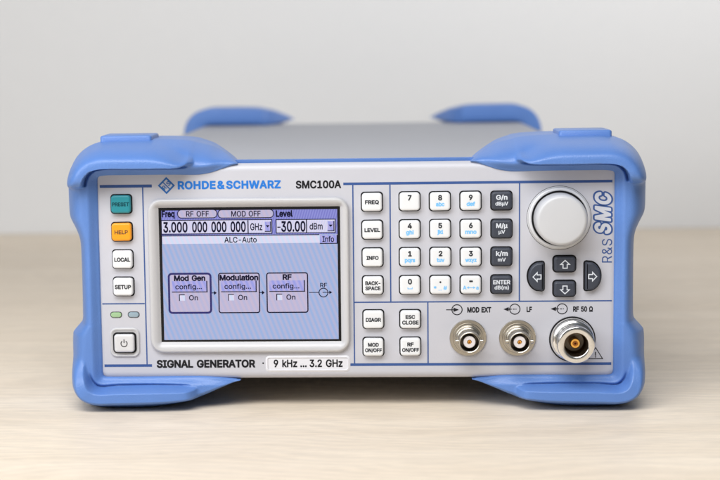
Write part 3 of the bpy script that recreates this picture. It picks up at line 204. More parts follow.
# ------------------------------------------------------------------ materials
def srgb(r, g, b):
    def f(c):
        c /= 255.0
        return c / 12.92 if c <= 0.04045 else ((c + 0.055) / 1.055) ** 2.4
    return (f(r), f(g), f(b), 1.0)

def new_mat(name):
    m = bpy.data.materials.new(name)
    m.use_nodes = True
    nt = m.node_tree
    return m, nt, nt.nodes["Principled BSDF"]

def node(nt, kind, **kw):
    n = nt.nodes.new(kind)
    for k, v in kw.items():
        setattr(n, k, v)
    return n

def plastic(name, color, rough=0.45, var=0.06, bump=0.0, scale=900.0, metallic=0.0, spec=0.5, wear=0.0):
    """Paint or plastic with a faint mottling and a fine moulded grain."""
    m, nt, b = new_mat(name)
    tc = node(nt, "ShaderNodeTexCoord")
    n1 = node(nt, "ShaderNodeTexNoise")
    n1.inputs["Scale"].default_value = 60.0
    n1.inputs["Detail"].default_value = 5.0
    nt.links.new(tc.outputs["Object"], n1.inputs["Vector"])
    mx = node(nt, "ShaderNodeMix", data_type='RGBA')
    c = color
    mx.inputs[6].default_value = (c[0] * (1 - var), c[1] * (1 - var), c[2] * (1 - var), 1)
    mx.inputs[7].default_value = (min(c[0] * (1 + var), 1), min(c[1] * (1 + var), 1), min(c[2] * (1 + var), 1), 1)
    nt.links.new(n1.outputs["Fac"], mx.inputs[0])
    nt.links.new(mx.outputs[2], b.inputs["Base Color"])
    mr = node(nt, "ShaderNodeMapRange")
    mr.inputs["To Min"].default_value = max(rough - 0.07, 0.02)
    mr.inputs["To Max"].default_value = rough + 0.07
    nt.links.new(n1.outputs["Fac"], mr.inputs["Value"])
    nt.links.new(mr.outputs["Result"], b.inputs["Roughness"])
    b.inputs["Metallic"].default_value = metallic
    b.inputs["Specular IOR Level"].default_value = spec
    if wear:
        # sparse pale scuffs and specks rubbed into the surface
        out = mx.outputs[2]
        for sx, sz, sc, lo, hi in ((1.0, 3.5, 38.0, 0.66, 0.74), (1.0, 1.0, 420.0, 0.735, 0.76)):
            mp = node(nt, "ShaderNodeMapping")
            mp.inputs["Scale"].default_value = (sx, 1.0, sz)
            nt.links.new(tc.outputs["Object"], mp.inputs["Vector"])
            n3 = node(nt, "ShaderNodeTexNoise")
            n3.inputs["Scale"].default_value = sc
            n3.inputs["Detail"].default_value = 8.0
            n3.inputs["Roughness"].default_value = 0.65
            nt.links.new(mp.outputs[0], n3.inputs["Vector"])
            r3 = node(nt, "ShaderNodeMapRange")
            r3.inputs["From Min"].default_value = lo
            r3.inputs["From Max"].default_value = hi
            r3.inputs["To Max"].default_value = wear
            nt.links.new(n3.outputs["Fac"], r3.inputs["Value"])
            m3_ = node(nt, "ShaderNodeMix", data_type='RGBA')
            nt.links.new(r3.outputs["Result"], m3_.inputs[0])
            nt.links.new(out, m3_.inputs[6])
            m3_.inputs[7].default_value = (min(c[0] * 1.5 + 0.12, 1), min(c[1] * 1.4 + 0.12, 1), min(c[2] * 1.1 + 0.10, 1), 1)
            out = m3_.outputs[2]
        nt.links.new(out, b.inputs["Base Color"])
    if bump > 0:
        n2 = node(nt, "ShaderNodeTexNoise")
        n2.inputs["Scale"].default_value = scale
        n2.inputs["Detail"].default_value = 2.0
        nt.links.new(tc.outputs["Object"], n2.inputs["Vector"])
        bp = node(nt, "ShaderNodeBump")
        bp.inputs["Strength"].default_value = bump
        bp.inputs["Distance"].default_value = 0.0004
        nt.links.new(n2.outputs["Fac"], bp.inputs["Height"])
        nt.links.new(bp.outputs["Normal"], b.inputs["Normal"])
    return m

def screen_mat(name, col_a, col_b, strength=1.0, period=2.45, lean=0.38):
    """Backlit liquid crystal: the pixel grid shows as fine slanting bands of two tints."""
    m, nt, b = new_mat(name)
    tc = node(nt, "ShaderNodeTexCoord")
    sp = node(nt, "ShaderNodeSeparateXYZ")
    nt.links.new(tc.outputs["Object"], sp.inputs[0])
    a = node(nt, "ShaderNodeMath", operation='MULTIPLY_ADD')
    a.inputs[1].default_value = lean
    nt.links.new(sp.outputs["Z"], a.inputs[0])
    nt.links.new(sp.outputs["X"], a.inputs[2])
    k = node(nt, "ShaderNodeMath", operation='MULTIPLY')
    k.inputs[1].default_value = 2 * PI / (period * MM)
    nt.links.new(a.outputs[0], k.inputs[0])
    s = node(nt, "ShaderNodeMath", operation='SINE')
    nt.links.new(k.outputs[0], s.inputs[0])
    r = node(nt, "ShaderNodeMapRange")
    r.inputs["From Min"].default_value = -1.0
    nt.links.new(s.outputs[0], r.inputs["Value"])
    mx = node(nt, "ShaderNodeMix", data_type='RGBA')
    mx.inputs[6].default_value = col_a
    mx.inputs[7].default_value = col_b
    nt.links.new(r.outputs["Result"], mx.inputs[0])
    nt.links.new(mx.outputs[2], b.inputs["Emission Color"])
    b.inputs["Emission Strength"].default_value = strength * 0.86
    b.inputs["Specular IOR Level"].default_value = 0.25
    b.inputs["Base Color"].default_value = (0.02, 0.02, 0.025, 1)
    b.inputs["Roughness"].default_value = 0.35
    return m

def metal(name, color, rough):
    m, nt, b = new_mat(name)
    b.inputs["Metallic"].default_value = 1.0
    b.inputs["Base Color"].default_value = color
    tc = node(nt, "ShaderNodeTexCoord")
    n1 = node(nt, "ShaderNodeTexNoise")
    n1.inputs["Scale"].default_value = 700.0
    n1.inputs["Detail"].default_value = 4.0
    nt.links.new(tc.outputs["Object"], n1.inputs["Vector"])
    mr = node(nt, "ShaderNodeMapRange")
    mr.inputs["To Min"].default_value = rough * 0.6
    mr.inputs["To Max"].default_value = rough * 1.5
    nt.links.new(n1.outputs["Fac"], mr.inputs["Value"])
    nt.links.new(mr.outputs["Result"], b.inputs["Roughness"])
    return m

def wood_mat():
    m, nt, b = new_mat("pale_wood")
    tc = node(nt, "ShaderNodeTexCoord")
    def mapped(sx, sy, rot=0.0, off=(0, 0, 0)):
        mp = node(nt, "ShaderNodeMapping")
        mp.inputs["Scale"].default_value = (sx, sy, 1.0)
        mp.inputs["Rotation"].default_value = (0, 0, rot)
        mp.inputs["Location"].default_value = off
        nt.links.new(tc.outputs["Object"], mp.inputs["Vector"])
        return mp
    # flowing cathedral figure: bands across the board, bent by a slow noise
    warp = node(nt, "ShaderNodeTexNoise")
    warp.inputs["Scale"].default_value = 1.0
    warp.inputs["Detail"].default_value = 3.0
    nt.links.new(mapped(3.2, 9.0, 0.02).outputs[0], warp.inputs["Vector"])
    sep = node(nt, "ShaderNodeSeparateXYZ")
    nt.links.new(mapped(1, 1, 0.02).outputs[0], sep.inputs[0])
    mul = node(nt, "ShaderNodeMath", operation='MULTIPLY_ADD')
    mul.inputs[1].default_value = 0.22
    nt.links.new(warp.outputs["Fac"], mul.inputs[0])
    nt.links.new(sep.outputs["Y"], mul.inputs[2])
    freq = node(nt, "ShaderNodeMath", operation='MULTIPLY')
    freq.inputs[1].default_value = 560.0
    nt.links.new(mul.outputs[0], freq.inputs[0])
    sn = node(nt, "ShaderNodeMath", operation='SINE')
    nt.links.new(freq.outputs[0], sn.inputs[0])
    # fine pores drawn out along the grain
    fine = node(nt, "ShaderNodeTexNoise")
    fine.inputs["Scale"].default_value = 1.0
    fine.inputs["Detail"].default_value = 6.0
    fine.inputs["Roughness"].default_value = 0.7
    nt.links.new(mapped(70, 560, 0.02).outputs[0], fine.inputs["Vector"])
    # broad streaks
    broad = node(nt, "ShaderNodeTexNoise")
    broad.inputs["Scale"].default_value = 1.0
    broad.inputs["Detail"].default_value = 4.0
    nt.links.new(mapped(4.0, 46, 0.02, (3, 1, 0)).outputs[0], broad.inputs["Vector"])
    r1 = node(nt, "ShaderNodeValToRGB")
    r1.color_ramp.elements[0].position = 0.3
    r1.color_ramp.elements[0].color = (0.79, 0.675, 0.535, 1)
    r1.color_ramp.elements[1].position = 0.7
    r1.color_ramp.elements[1].color = (0.865, 0.755, 0.615, 1)
    nt.links.new(broad.outputs["Fac"], r1.inputs[0])
    r2 = node(nt, "ShaderNodeMapRange")
    r2.inputs["From Min"].default_value = -1.0
    r2.inputs["To Min"].default_value = 0.965
    r2.inputs["To Max"].default_value = 1.03
    nt.links.new(sn.outputs[0], r2.inputs["Value"])
    r3 = node(nt, "ShaderNodeMapRange")
    r3.inputs["From Min"].default_value = 0.3
    r3.inputs["From Max"].default_value = 0.7
    r3.inputs["To Min"].default_value = 0.87
    r3.inputs["To Max"].default_value = 1.06
    nt.links.new(fine.outputs["Fac"], r3.inputs["Value"])
    pm = node(nt, "ShaderNodeMath", operation='MULTIPLY')
    nt.links.new(r2.outputs["Result"], pm.inputs[0])
    nt.links.new(r3.outputs["Result"], pm.inputs[1])
    mx = node(nt, "ShaderNodeVectorMath", operation='SCALE')
    nt.links.new(r1.outputs["Color"], mx.inputs[0])
    nt.links.new(pm.outputs[0], mx.inputs["Scale"])
    nt.links.new(mx.outputs[0], b.inputs["Base Color"])
    b.inputs["Roughness"].default_value = 0.48
    b.inputs["Specular IOR Level"].default_value = 0.35
    bp = node(nt, "ShaderNodeBump")
    bp.inputs["Strength"].default_value = 0.08
    bp.inputs["Distance"].default_value = 0.0003
    nt.links.new(fine.outputs["Fac"], bp.inputs["Height"])
    nt.links.new(bp.outputs["Normal"], b.inputs["Normal"])
    return m

M = {
    'bumper': plastic("blue_bumper_plastic", (0.10, 0.215, 0.54, 1), 0.40, 0.07, 0.30, 1500, wear=0.30),
    'panel': plastic("pale_grey_panel_paint", (0.51, 0.515, 0.565, 1), 0.42, 0.02, 0.10, 2200),
    'bezel': plastic("silver_grey_bezel_paint", (0.51, 0.51, 0.525, 1), 0.30, 0.02, 0.05, 2200),
    'case': plastic("grey_case_paint", (0.42, 0.43, 0.47, 1), 0.55, 0.03, 0.10, 1500),
    'white_key': plastic("white_key_plastic", (0.74, 0.755, 0.775, 1), 0.38, 0.02),
    'dark_key': plastic("slate_key_plastic", (0.036, 0.043, 0.062, 1), 0.45, 0.08, 0.08),
    'teal_key': plastic("teal_key_plastic", (0.012, 0.225, 0.27, 1), 0.4, 0.03),
    'orange_key': plastic("orange_key_plastic", (0.88, 0.33, 0.008, 1), 0.4, 0.03),
    'power_key': plastic("grey_power_key_plastic", (0.62, 0.62, 0.63, 1), 0.38, 0.02),
    'black': plastic("black_rubber", (0.006, 0.006, 0.007, 1), 0.6, 0.05, 0.0, spec=0.2),
    'seal': plastic("dark_seam", (0.01, 0.012, 0.02, 1), 0.6, 0.05, spec=0.2),
    'knob': plastic("pearl_knob_plastic", (0.62, 0.63, 0.655, 1), 0.33, 0.02, 0.04, 2000),
    'knob_cap': plastic("pearl_grey_cap_plastic", (0.54, 0.55, 0.575, 1), 0.36, 0.02, 0.04, 2000),
    'ink_black': plastic("black_ink", (0.012, 0.012, 0.015, 1), 0.5, 0.1, spec=0.15),
    'ink_navy': plastic("navy_ink", (0.045, 0.095, 0.27, 1), 0.5, 0.05, spec=0.15),
    'ink_emblem': plastic("mid_blue_ink", (0.03, 0.13, 0.38, 1), 0.5, 0.05, spec=0.15),
    'ink_blue': plastic("bright_blue_ink", (0.025, 0.175, 0.58, 1), 0.5, 0.05, spec=0.15),
    'ink_sky': plastic("light_blue_ink", (0.17, 0.50, 0.86, 1), 0.5, 0.05),
    'ink_white': plastic("white_ink", (0.62, 0.66, 0.72, 1), 0.5, 0.05),
    'ink_key': plastic("grey_key_ink", (0.03, 0.033, 0.04, 1), 0.5, 0.05, spec=0.15),
    'ink_teal': plastic("dark_key_ink", (0.006, 0.045, 0.06, 1), 0.5, 0.05, spec=0.15),
    'ink_brown': plastic("brown_key_ink", (0.10, 0.055, 0.02, 1), 0.5, 0.05),
    'ink_pale': plastic("pale_fill_ink", (0.56, 0.58, 0.64, 1), 0.5, 0.03),
    'plate': plastic("pale_plate", (0.68, 0.685, 0.73, 1), 0.45, 0.02),
    'nickel': metal("dull_nickel", (0.46, 0.43, 0.375, 1), 0.30),
    'steel': metal("bright_steel", (0.80, 0.79, 0.77, 1), 0.20),
    'bore': metal("dark_bore_metal", (0.15, 0.13, 0.105, 1), 0.35),
    'gold': metal("gold_plating", (0.95, 0.52, 0.12, 1), 0.22),
    'ptfe': plastic("white_insulator", (0.70, 0.66, 0.66, 1), 0.5, 0.02),
    'amber': plastic("amber_insulator", (0.42, 0.13, 0.012, 1), 0.4, 0.05),
    'lamp_green': plastic("green_lamp_plastic", (0.31, 0.48, 0.27, 1), 0.35, 0.03),
    'lamp_grey': plastic("unlit_lamp_plastic", (0.27, 0.36, 0.42, 1), 0.35, 0.03),
    'wood': wood_mat(),
    'wall': plastic("matt_wall_paint", (0.71, 0.712, 0.715, 1), 0.8, 0.012, 0.05, 300, spec=0.2),
    'lcd': screen_mat("lcd_body", srgb(152, 177, 223), srgb(178, 180, 214), 1.0),
    'lcd_head': screen_mat("lcd_header", srgb(116, 118, 200), srgb(142, 144, 216), 1.0, 1.2, -0.3),
    'lcd_field': screen_mat("lcd_field", srgb(206, 210, 240), srgb(224, 216, 240), 1.0, 1.2, -0.3),
    'lcd_bar': screen_mat("lcd_bar", srgb(206, 222, 246), srgb(226, 216, 240), 1.0),
    'lcd_tile': screen_mat("lcd_tile", srgb(184, 182, 216), srgb(198, 184, 210), 1.0),
    'lcd_button': screen_mat("lcd_button", srgb(150, 156, 228), srgb(180, 172, 226), 1.0),
    'lcd_ink': plastic("lcd_dark_pixels", (0.005, 0.005, 0.02, 1), 0.4, 0.05, spec=0.08),
    'lcd_navy': screen_mat("lcd_navy_pixels", srgb(10, 8, 96), srgb(16, 13, 106), 1.0),
    'lcd_black': plastic("black_screen_border", (0.004, 0.004, 0.006, 1), 0.3, 0.05, spec=0.3),
}

# ------------------------------------------------------------------ object helpers (all lengths in millimetres)
def obj(name, verts, faces, mat, parent=None, smooth=True, loc=None, label=None, sharp=35):
    me = bpy.data.meshes.new(name)
    me.from_pydata([(x * MM, y * MM, z * MM) for x, y, z in verts], [], faces)
    me.materials.append(mat)
    bm = bmesh.new()
    bm.from_mesh(me)
    bmesh.ops.remove_doubles(bm, verts=bm.verts, dist=1e-7)
    bmesh.ops.recalc_face_normals(bm, faces=bm.faces)
    if smooth:
        lim = math.radians(sharp)
        for f in bm.faces:
            f.smooth = True
        for e in bm.edges:
            if len(e.link_faces) == 2 and e.calc_face_angle(0) > lim:
                e.smooth = False
    bm.to_mesh(me)
    bm.free()
    o = bpy.data.objects.new(name, me)
    COL.objects.link(o)
    if parent is not None:
        o.parent = parent
    if loc is not None:
        o.location = (loc[0] * MM, loc[1] * MM, loc[2] * MM)
    if label:
        o['label'] = label
    return o

class Geo:
    def __init__(s):
        s.v, s.f = [], []
    def add(s, v, f):
        k = len(s.v)
        s.v += list(v)
        s.f += [tuple(i + k for i in q) for q in f]
        return s
    def obj(s, name, mat, parent=None, **kw):
        return obj(name, s.v, s.f, mat, parent, **kw)

def rrect(w, h, r, n=6):
    """Rounded rectangle outline (x, z), counter-clockwise, centred."""
    r = max(min(r, w / 2 - 1e-3, h / 2 - 1e-3), 0.01)
    p = []
    for cx, cz, a0 in ((w / 2 - r, h / 2 - r, 0), (-w / 2 + r, h / 2 - r, 90), (-w / 2 + r, -h / 2 + r, 180), (w / 2 - r, -h / 2 + r, 270)):
        for i in range(n + 1):
            a = math.radians(a0 + 90 * i / n)
            p.append((cx + r * math.cos(a), cz + r * math.sin(a)))
    return p

def loft(rings, cap_first=False, cap_last=True):
    """rings: lists of 3D points of equal count, closed."""
    v, f = [], []
    n = len(rings[0])
    for r in rings:
        v += r
    for k in range(len(rings) - 1):
        for i in range(n):
            j = (i + 1) % n
            f.append((k * n + i, k * n + j, (k + 1) * n + j, (k + 1) * n + i))
    if cap_first:
        f.append(tuple(range(n))[::-1])
    if cap_last:
        f.append(tuple(range((len(rings) - 1) * n, len(rings) * n)))
    return v, f

def rr_loft(w, h, r, prof, cx=0, cz=0, cap_first=False, cap_last=True, n=6):
    """Loft of rounded rectangles: prof = [(inset, y), ...]."""
    rings = []
    for ins, y in prof:
        rings.append([(cx + x, y, cz + z) for x, z in rrect(w - 2 * ins, h - 2 * ins, r - ins if r - ins > 0.15 else 0.15, n)])
    return loft(rings, cap_first, cap_last)

def lathe(prof, cx=0, cz=0, n=56):
    """Revolve [(radius, y), ...] about the line x=cx, z=cz."""
    v, f = [], []
    rows = []
    for r, y in prof:
        if r < 1e-6:
            rows.append([len(v)])
            v.append((cx, y, cz))
        else:
            rows.append(list(range(len(v), len(v) + n)))
            v += [(cx + r * math.cos(2 * PI * i / n), y, cz + r * math.sin(2 * PI * i / n)) for i in range(n)]
    for a, b in zip(rows, rows[1:]):
        for i in range(n):
            j = (i + 1) % n
            if len(a) == 1 and len(b) == 1:
                continue
            if len(a) == 1:
                f.append((a[0], b[i], b[j]))
            elif len(b) == 1:
                f.append((a[i], a[j], b[0]))
            else:
                f.append((a[i], a[j], b[j], b[i]))
    return v, f

def box(x0, x1, y0, y1, z0, z1):
    v = [(x, y, z) for x in (x0, x1) for y in (y0, y1) for z in (z0, z1)]
    return v, [(0, 1, 3, 2), (4, 6, 7, 5), (0, 4, 5, 1), (2, 3, 7, 6), (0, 2, 6, 4), (1, 5, 7, 3)]

def strip(x0, z0, x1, z1, y):
    return [(x0, y, z0), (x1, y, z0), (x1, y, z1), (x0, y, z1)], [(0, 1, 2, 3)]

def line(pts, w, y, closed=False):
    """Flat stroke of width w through 2D points (x, z)."""
    g = Geo()
    n = len(pts)
    nrm = []
    for i in range(n):
        a = pts[(i - 1) % n] if closed or i > 0 else pts[i]
        b = pts[(i + 1) % n] if closed or i < n - 1 else pts[i]
        def un(p, q):
            dx, dz = q[0] - p[0], q[1] - p[1]
            l = math.hypot(dx, dz)
            return (-dz / l, dx / l) if l > 1e-9 else None
        u, w_ = un(a, pts[i]), un(pts[i], b)
        if u is None: u = w_
        if w_ is None: w_ = u
        mx, mz = u[0] + w_[0], u[1] + w_[1]
        l = math.hypot(mx, mz) or 1
        mx, mz = mx / l, mz / l
        k = 1 / max(mx * u[0] + mz * u[1], 0.4)
        nrm.append((mx * k, mz * k))
    v = []
    for (x, z), (nx, nz) in zip(pts, nrm):
        v += [(x + nx * w / 2, y, z + nz * w / 2), (x - nx * w / 2, y, z - nz * w / 2)]
    f = []
    for i in range(n if closed else n - 1):
        j = (i + 1) % n
        f.append((2 * i, 2 * i + 1, 2 * j + 1, 2 * j))
    return v, f

def circle_pts(cx, cz, r, n=36, a0=0, a1=360):
    full = abs(a1 - a0) >= 360
    m = n if full else n + 1
    return [(cx + r * math.cos(math.radians(a0 + (a1 - a0) * i / n)), cz + r * math.sin(math.radians(a0 + (a1 - a0) * i / n))) for i in range(m)]

def poly(pts, y):
    return [(x, y, z) for x, z in pts], [tuple(range(len(pts)))]

def parse(s):
    return [[tuple(float(k) / 509 for k in p.split(',')) for p in c.split(' ')] for c in s.split('|')]
GL = {k: parse(s) for k, s in GLYPHS.items()}
WEIGHTS = (0.0, 0.03, 0.05, 0.06, 0.075, 0.12, 0.20)

def area2(p):
    return 0.5 * sum(p[i][0] * p[(i + 1) % len(p)][1] - p[(i + 1) % len(p)][0] * p[i][1] for i in range(len(p)))
def inside(q, p):
    c = False
    for i in range(len(p)):
        (x0, y0), (x1, y1) = p[i], p[i - 1]
        if (y0 > q[1]) != (y1 > q[1]) and q[0] < (x1 - x0) * (q[1] - y0) / (y1 - y0) + x0:
            c = not c
    return c
def components(ch, bold):
    """Ink of one glyph as [(outer, [holes])], in cap-height units."""
    cs = GL[(ch, min(WEIGHTS, key=lambda l: abs(l - bold)))]
    res = [(c, []) for c in cs if area2(c) > 0]
    for h in cs:
        if area2(h) <= 0:
            own = [r for r in res if inside(h[0], r[0])]
            if own:
                min(own, key=lambda r: area2(r[0]))[1].append(h)
    return res
def text2d(s, bold=0.0, shear=0.0, track=0.0):
    """Filled flat lettering in cap-height units: (x, z, layer) verts, faces, x0, x1."""
    V, F = [], []
    x = 0.0
    for ch in s:
        if ch == ' ':
            x += 0.52 + track
            continue
        for k, (o, hs) in enumerate(components(ch, bold)):
            loops = [o] + hs
            flat = [q for l in loops for q in l]
            base = len(V)
            V += [(x + a + shear * b, b, k) for a, b in flat]
            for t in tessellate_polygon([[Vector((a, b, 0)) for a, b in l] for l in loops]):
                F.append(tuple(base + q for q in t))
        x += ADVANCE[ch] / 509 + track
    return V, F, min(p[0] for p in V), max(p[0] for p in V)

def text(s, cx, cz, cap, y, width=None, bold=0.0, shear=0.0, track=0.0, vertical=False):
    """Lettering centred at (cx, cz) with cap height cap mm and the given total width."""
    v, f, x0, x1 = text2d(s, bold, shear, track)
    sx = width / (x1 - x0) if width else cap
    out = []
    for px, pz, k in v:
        u, w = (px - (x0 + x1) / 2) * sx, (pz - 0.5) * cap
        yk = y - 0.006 * k
        out.append((cx - w, yk, cz + u) if vertical else (cx + u, yk, cz + w))
    return out, f

# ------------------------------------------------------------------ setting
WALL_Y = 752.0
def structure(o, label, cat):
    o['kind'] = 'structure'
    o['label'] = label
    o['category'] = cat
v, f = box(-1500, 1500, -900, WALL_Y - 1, -30, 0)
structure(obj("tabletop", v, f, M['wood'], smooth=False), "pale wooden tabletop under the instrument", "tabletop")
v, f = box(-2600, 2600, WALL_Y, WALL_Y + 100, -800, 2200)
structure(obj("wall", v, f, M['wall'], smooth=False), "plain light grey wall behind the table", "wall")

# ------------------------------------------------------------------ the instrument
gen = bpy.data.objects.new("signal_generator", None)
COL.objects.link(gen)
gen['label'] = "bench signal generator with blue corner bumpers, pale front panel, screen, keypad, knob and connectors"
gen['category'] = "signal generator"

# case ---------------------------------------------------------------
rings = []
for y, ins in ((9.0, 1.2), (10.0, 0.3), (12.0, 0.0), (490.0, 0.0), (492.0, 0.5), (494.0, 2.0)):
    rings.append([(x, y, 63.1 + z) for x, z in rrect(242 - 2 * ins, 97.6 - 2 * ins, 3.0, 5)])
g = Geo().add(*loft(rings, True, True))
g.obj("case", M['case'], gen)
# dark seam and the thin blue band between case and front panel
g = Geo().add(*rr_loft(240, 99.2, 3, [(0, 3.2), (0, 9.6)], 0, 64.2, True, True))
g.obj("seam", M['seal'], gen)
v, f = box(-119, 119, 4.6, 9.0, 113.0, 115.9)
obj("band", v, f, M['bumper'], gen)

# front panel ----------------------------------------------------------
PZ = (114.5 + 13.9) / 2
PH = 114.5 - 13.9
prof = [(0.6, 3.6), (0.0, 3.0)]
for i in range(9):
    a = math.radians(90 * i / 8)
    prof.append((3.6 * (1 - math.cos(a)), 3.0 - 3.0 * math.sin(a)))
v, f = rr_loft(240.6, PH, 4.5, prof, 0, PZ, True, True, 5)
panel = obj("front_panel", v, f, M['panel'], gen)

def hline(x0, x1, z, w, y=-0.04, name="rule"):
    Geo().add(*strip(x0, z - w / 2, x1, z + w / 2, y)).obj(name, M['ink_navy'], panel, smooth=False)
def vline(x, z0, z1, w, y=-0.05, name="thin_rule"):
    Geo().add(*strip(x - w / 2, z0, x + w / 2, z1, y)).obj(name, M['ink_navy'], panel, smooth=False)
hline(-117.4, -93.2, 104.65, 1.35)
hline(-4.9, 117.4, 104.7, 1.2)
hline(-117.6, -95.2, 20.45, 1.25)
hline(-2.5, 117.6, 20.4, 1.25)
hline(-117.8, -97.9, 49.75, 0.6, -0.05, "thin_rule")
hline(-0.3, 117.6, 49.7, 0.6, -0.05, "thin_rule")
vline(-97.5, 21.0, 104.1, 0.6)
vline(-0.55, 21.0, 104.2, 0.6)
vline(16.45, 50.0, 104.2, 0.6)
vline(75.45, 50.0, 104.2, 0.6)
vline(33.5, 21.0, 49.4, 0.6)

YT = -0.05
Geo().add(*text("ROHDE", -72.4, 104.8, 3.35, YT, 17.6, 0.075, 0, 0.06)).add(*text("&", -61.2, 104.8, 3.35, YT, 3.5, 0.075)) \
    .add(*text("SCHWARZ", -46.2, 104.8, 3.35, YT, 25.2, 0.075, 0, 0.06)).obj("brand_lettering", M['ink_blue'], panel, smooth=False)
Geo().add(*text("SMC100A", -16.3, 104.55, 3.25, YT, 20.8, 0.06)).obj("model_lettering", M['ink_black'], panel, smooth=False)
g = Geo().add(*text("SIGNAL GENERATOR", -69.9, 21.15, 3.3, YT, 46.2, 0.075)).add(*poly(circle_pts(-43.1, 21.3, 0.4, 12), YT))
g.obj("title_lettering", M['ink_black'], panel, smooth=False)
# emblem: diamond with two letters parted by a bar
g = Geo()
cx, cz, d = -86.45, 104.75, 3.45
g.add(*line([(cx + d, cz), (cx, cz + d), (cx - d, cz), (cx, cz - d)], 0.78, YT, True))
g.add(*line([(cx - 1.6, cz + 1.55), (cx + 1.55, cz - 1.6)], 0.5, YT - 0.01))
def rot_text(s, x, z, cap, ang):
    v, f = text(s, 0, 0, cap, YT - 0.02, None, 0.05)
    c, s_ = math.cos(ang), math.sin(ang)
    g.add([(x + a * c - b * s_, y, z + a * s_ + b * c) for a, y, b in v], f)
rot_text("R", cx - 0.95, cz - 0.95 + 0.9 - 0.9, 1.9, math.radians(45))
rot_text("S", cx + 0.95, cz + 0.95, 1.9, math.radians(45))
g.obj("emblem", M['ink_emblem'], panel, smooth=False)
# frequency range plate
v, f = rr_loft(39.4, 7.8, 1.9, [(0, 0.03), (0.8, -0.42), (0.95, -0.44), (1.12, -0.07)], -22.3, 21.0, False, True, 5)
plate = obj("range_plate", v, f, M['plate'], panel)
Geo().add(*text("9 kHz", -32.7, 21.15, 3.3, -0.12, 11.0, 0.05)).add(*text("...", -24.3, 21.15, 3.3, -0.12, 3.0, 0.05)) \
    .add(*text("3.2 GHz", -13.8, 21.15, 3.3, -0.12, 15.4, 0.05)).obj("range_lettering", M['ink_black'], panel, smooth=False)
# series name up the right edge
Geo().add(*text("SMC", 113.2, 90.2, 6.4, -0.05, 20.6, 0.20, 0.18, 0.16, True)).obj("series_outline", M['ink_navy'], panel, smooth=False)
Geo().add(*text("SMC", 113.2, 90.2, 6.4, -0.10, 19.2, 0.075, 0.18, 0.16, True)).obj("series_fill", M['ink_pale'], panel, smooth=False)
Geo().add(*text("R&S", 115.2, 72.8, 4.5, -0.05, 10.9, 0.0, 0, 0.05, True)).obj("series_prefix", M['ink_navy'], panel, smooth=False)
# connector captions
g = Geo()
def sym(cx, cz, inward):
    g.add(*line(circle_pts(cx, cz, 2.35, 32), 0.42, YT, True))
    if inward:
        g.add(*line([(cx - 5.0, cz), (cx - 1.0, cz)], 0.4, YT - 0.01))
        g.add(*poly([(cx - 1.6, cz - 1.0), (cx + 0.9, cz), (cx - 1.6, cz + 1.0)], YT - 0.02))
    else:
        g.add(*line([(cx - 4.0, cz), (cx - 1.4, cz)], 0.4, YT - 0.01))
        g.add(*line([(cx - 0.9, cz), (cx - 0.1, cz)], 0.4, YT - 0.01))
        g.add(*line([(cx + 0.3, cz), (cx + 0.8, cz)], 0.4, YT - 0.01))
        g.add(*poly([(cx - 2.8, cz - 1.0), (cx - 2.8, cz + 1.0), (cx - 5.2, cz)], YT - 0.02))
sym(46.9, 45.95, True)
sym(73.4, 46.05, False)
sym(95.0, 46.05, False)
g.add(*text("MOD EXT", 57.1, 45.85, 2.25, YT, 11.0, 0.075))
g.add(*text("LF", 80.0, 45.9, 2.2, YT, 2.4, 0.075))
g.add(*text("RF 50 Ω", 104.5, 45.9, 2.2, YT, 9.0, 0.075))
# warning triangle
g.add(*line([(107.2, 22.7), (113.6, 22.7), (110.4, 27.9)], 0.38, YT, True))
g.add(*text("!", 110.4, 24.6, 2.5, YT, None, 0.02))
g.obj("caption", M['ink_black'], panel, smooth=False)

# display --------------------------------------------------------------
BX, BZ, BW, BH = -48.9, 62.6, 92.8, 72.0
SX, SZ, SW, SH = -48.5, 63.0, 83.8, 62.8
def ring_rr(w, h, r, cx, cz, y): return [(cx + x, y, cz + z) for x, z in rrect(w, h, r, 7)]
def mixr(t, y, r):
    return ring_rr(BW + (SW - BW) * t, BH + (SH - BH) * t, r, BX + (SX - BX) * t, BZ + (SZ - BZ) * t, y)
rings = [mixr(0, 0.1, 6.0), mixr(0.0, -1.0, 6.0), mixr(0.05, -1.6, 5.9), mixr(0.14, -2.0, 5.6), mixr(0.26, -2.1, 5.0), mixr(0.42, -1.95, 4.0),
         mixr(0.6, -1.6, 2.6), mixr(0.8, -1.0, 1.2), mixr(0.96, -0.1, 0.4), mixr(1.0, 0.0, 0.3), mixr(1.0, 0.3, 0.3)]
v, f = loft(rings, False, False)
display = obj("display", v, f, M['bezel'], gen, sharp=60)

def scr(name, mat, rects, y):
    g = Geo()
    for x, z, w, h in rects:
        g.add(*strip(x - w / 2, z - h / 2, x + w / 2, z + h / 2, y))
    return g.obj(name, mat, display, smooth=False)
L0, R0 = -90.2, -6.8
scr("screen_border", M['lcd_black'], [(SX, SZ, SW, SH)], -0.10)
scr("screen", M['lcd'], [(-48.45, 62.85, 81.3, 60.6)], -0.14)
scr("header_area", M['lcd_head'], [(-48.45, 87.4, 81.3, 11.5)], -0.18)
def frame(x, z, w, h, r, t, y):
    g_ = line([(x + a, z + b) for a, b in rrect(w - t, h - t, r, 4)], t, y, True)
    return g_
def plate_rr(x, z, w, h, r, y): return poly([(x + a, z + b) for a, b in rrect(w, h, r, 4)], y)
def one(name, mat, shape): Geo().add(*shape).obj(name, M[mat], display, smooth=False)
one("state_field", 'lcd_tile', plate_rr(-72.4, 91.55, 18.4, 4.0, 1.6, -0.22))
one("state_field", 'lcd_tile', plate_rr(-50.0, 91.4, 25.8, 4.0, 1.6, -0.22))
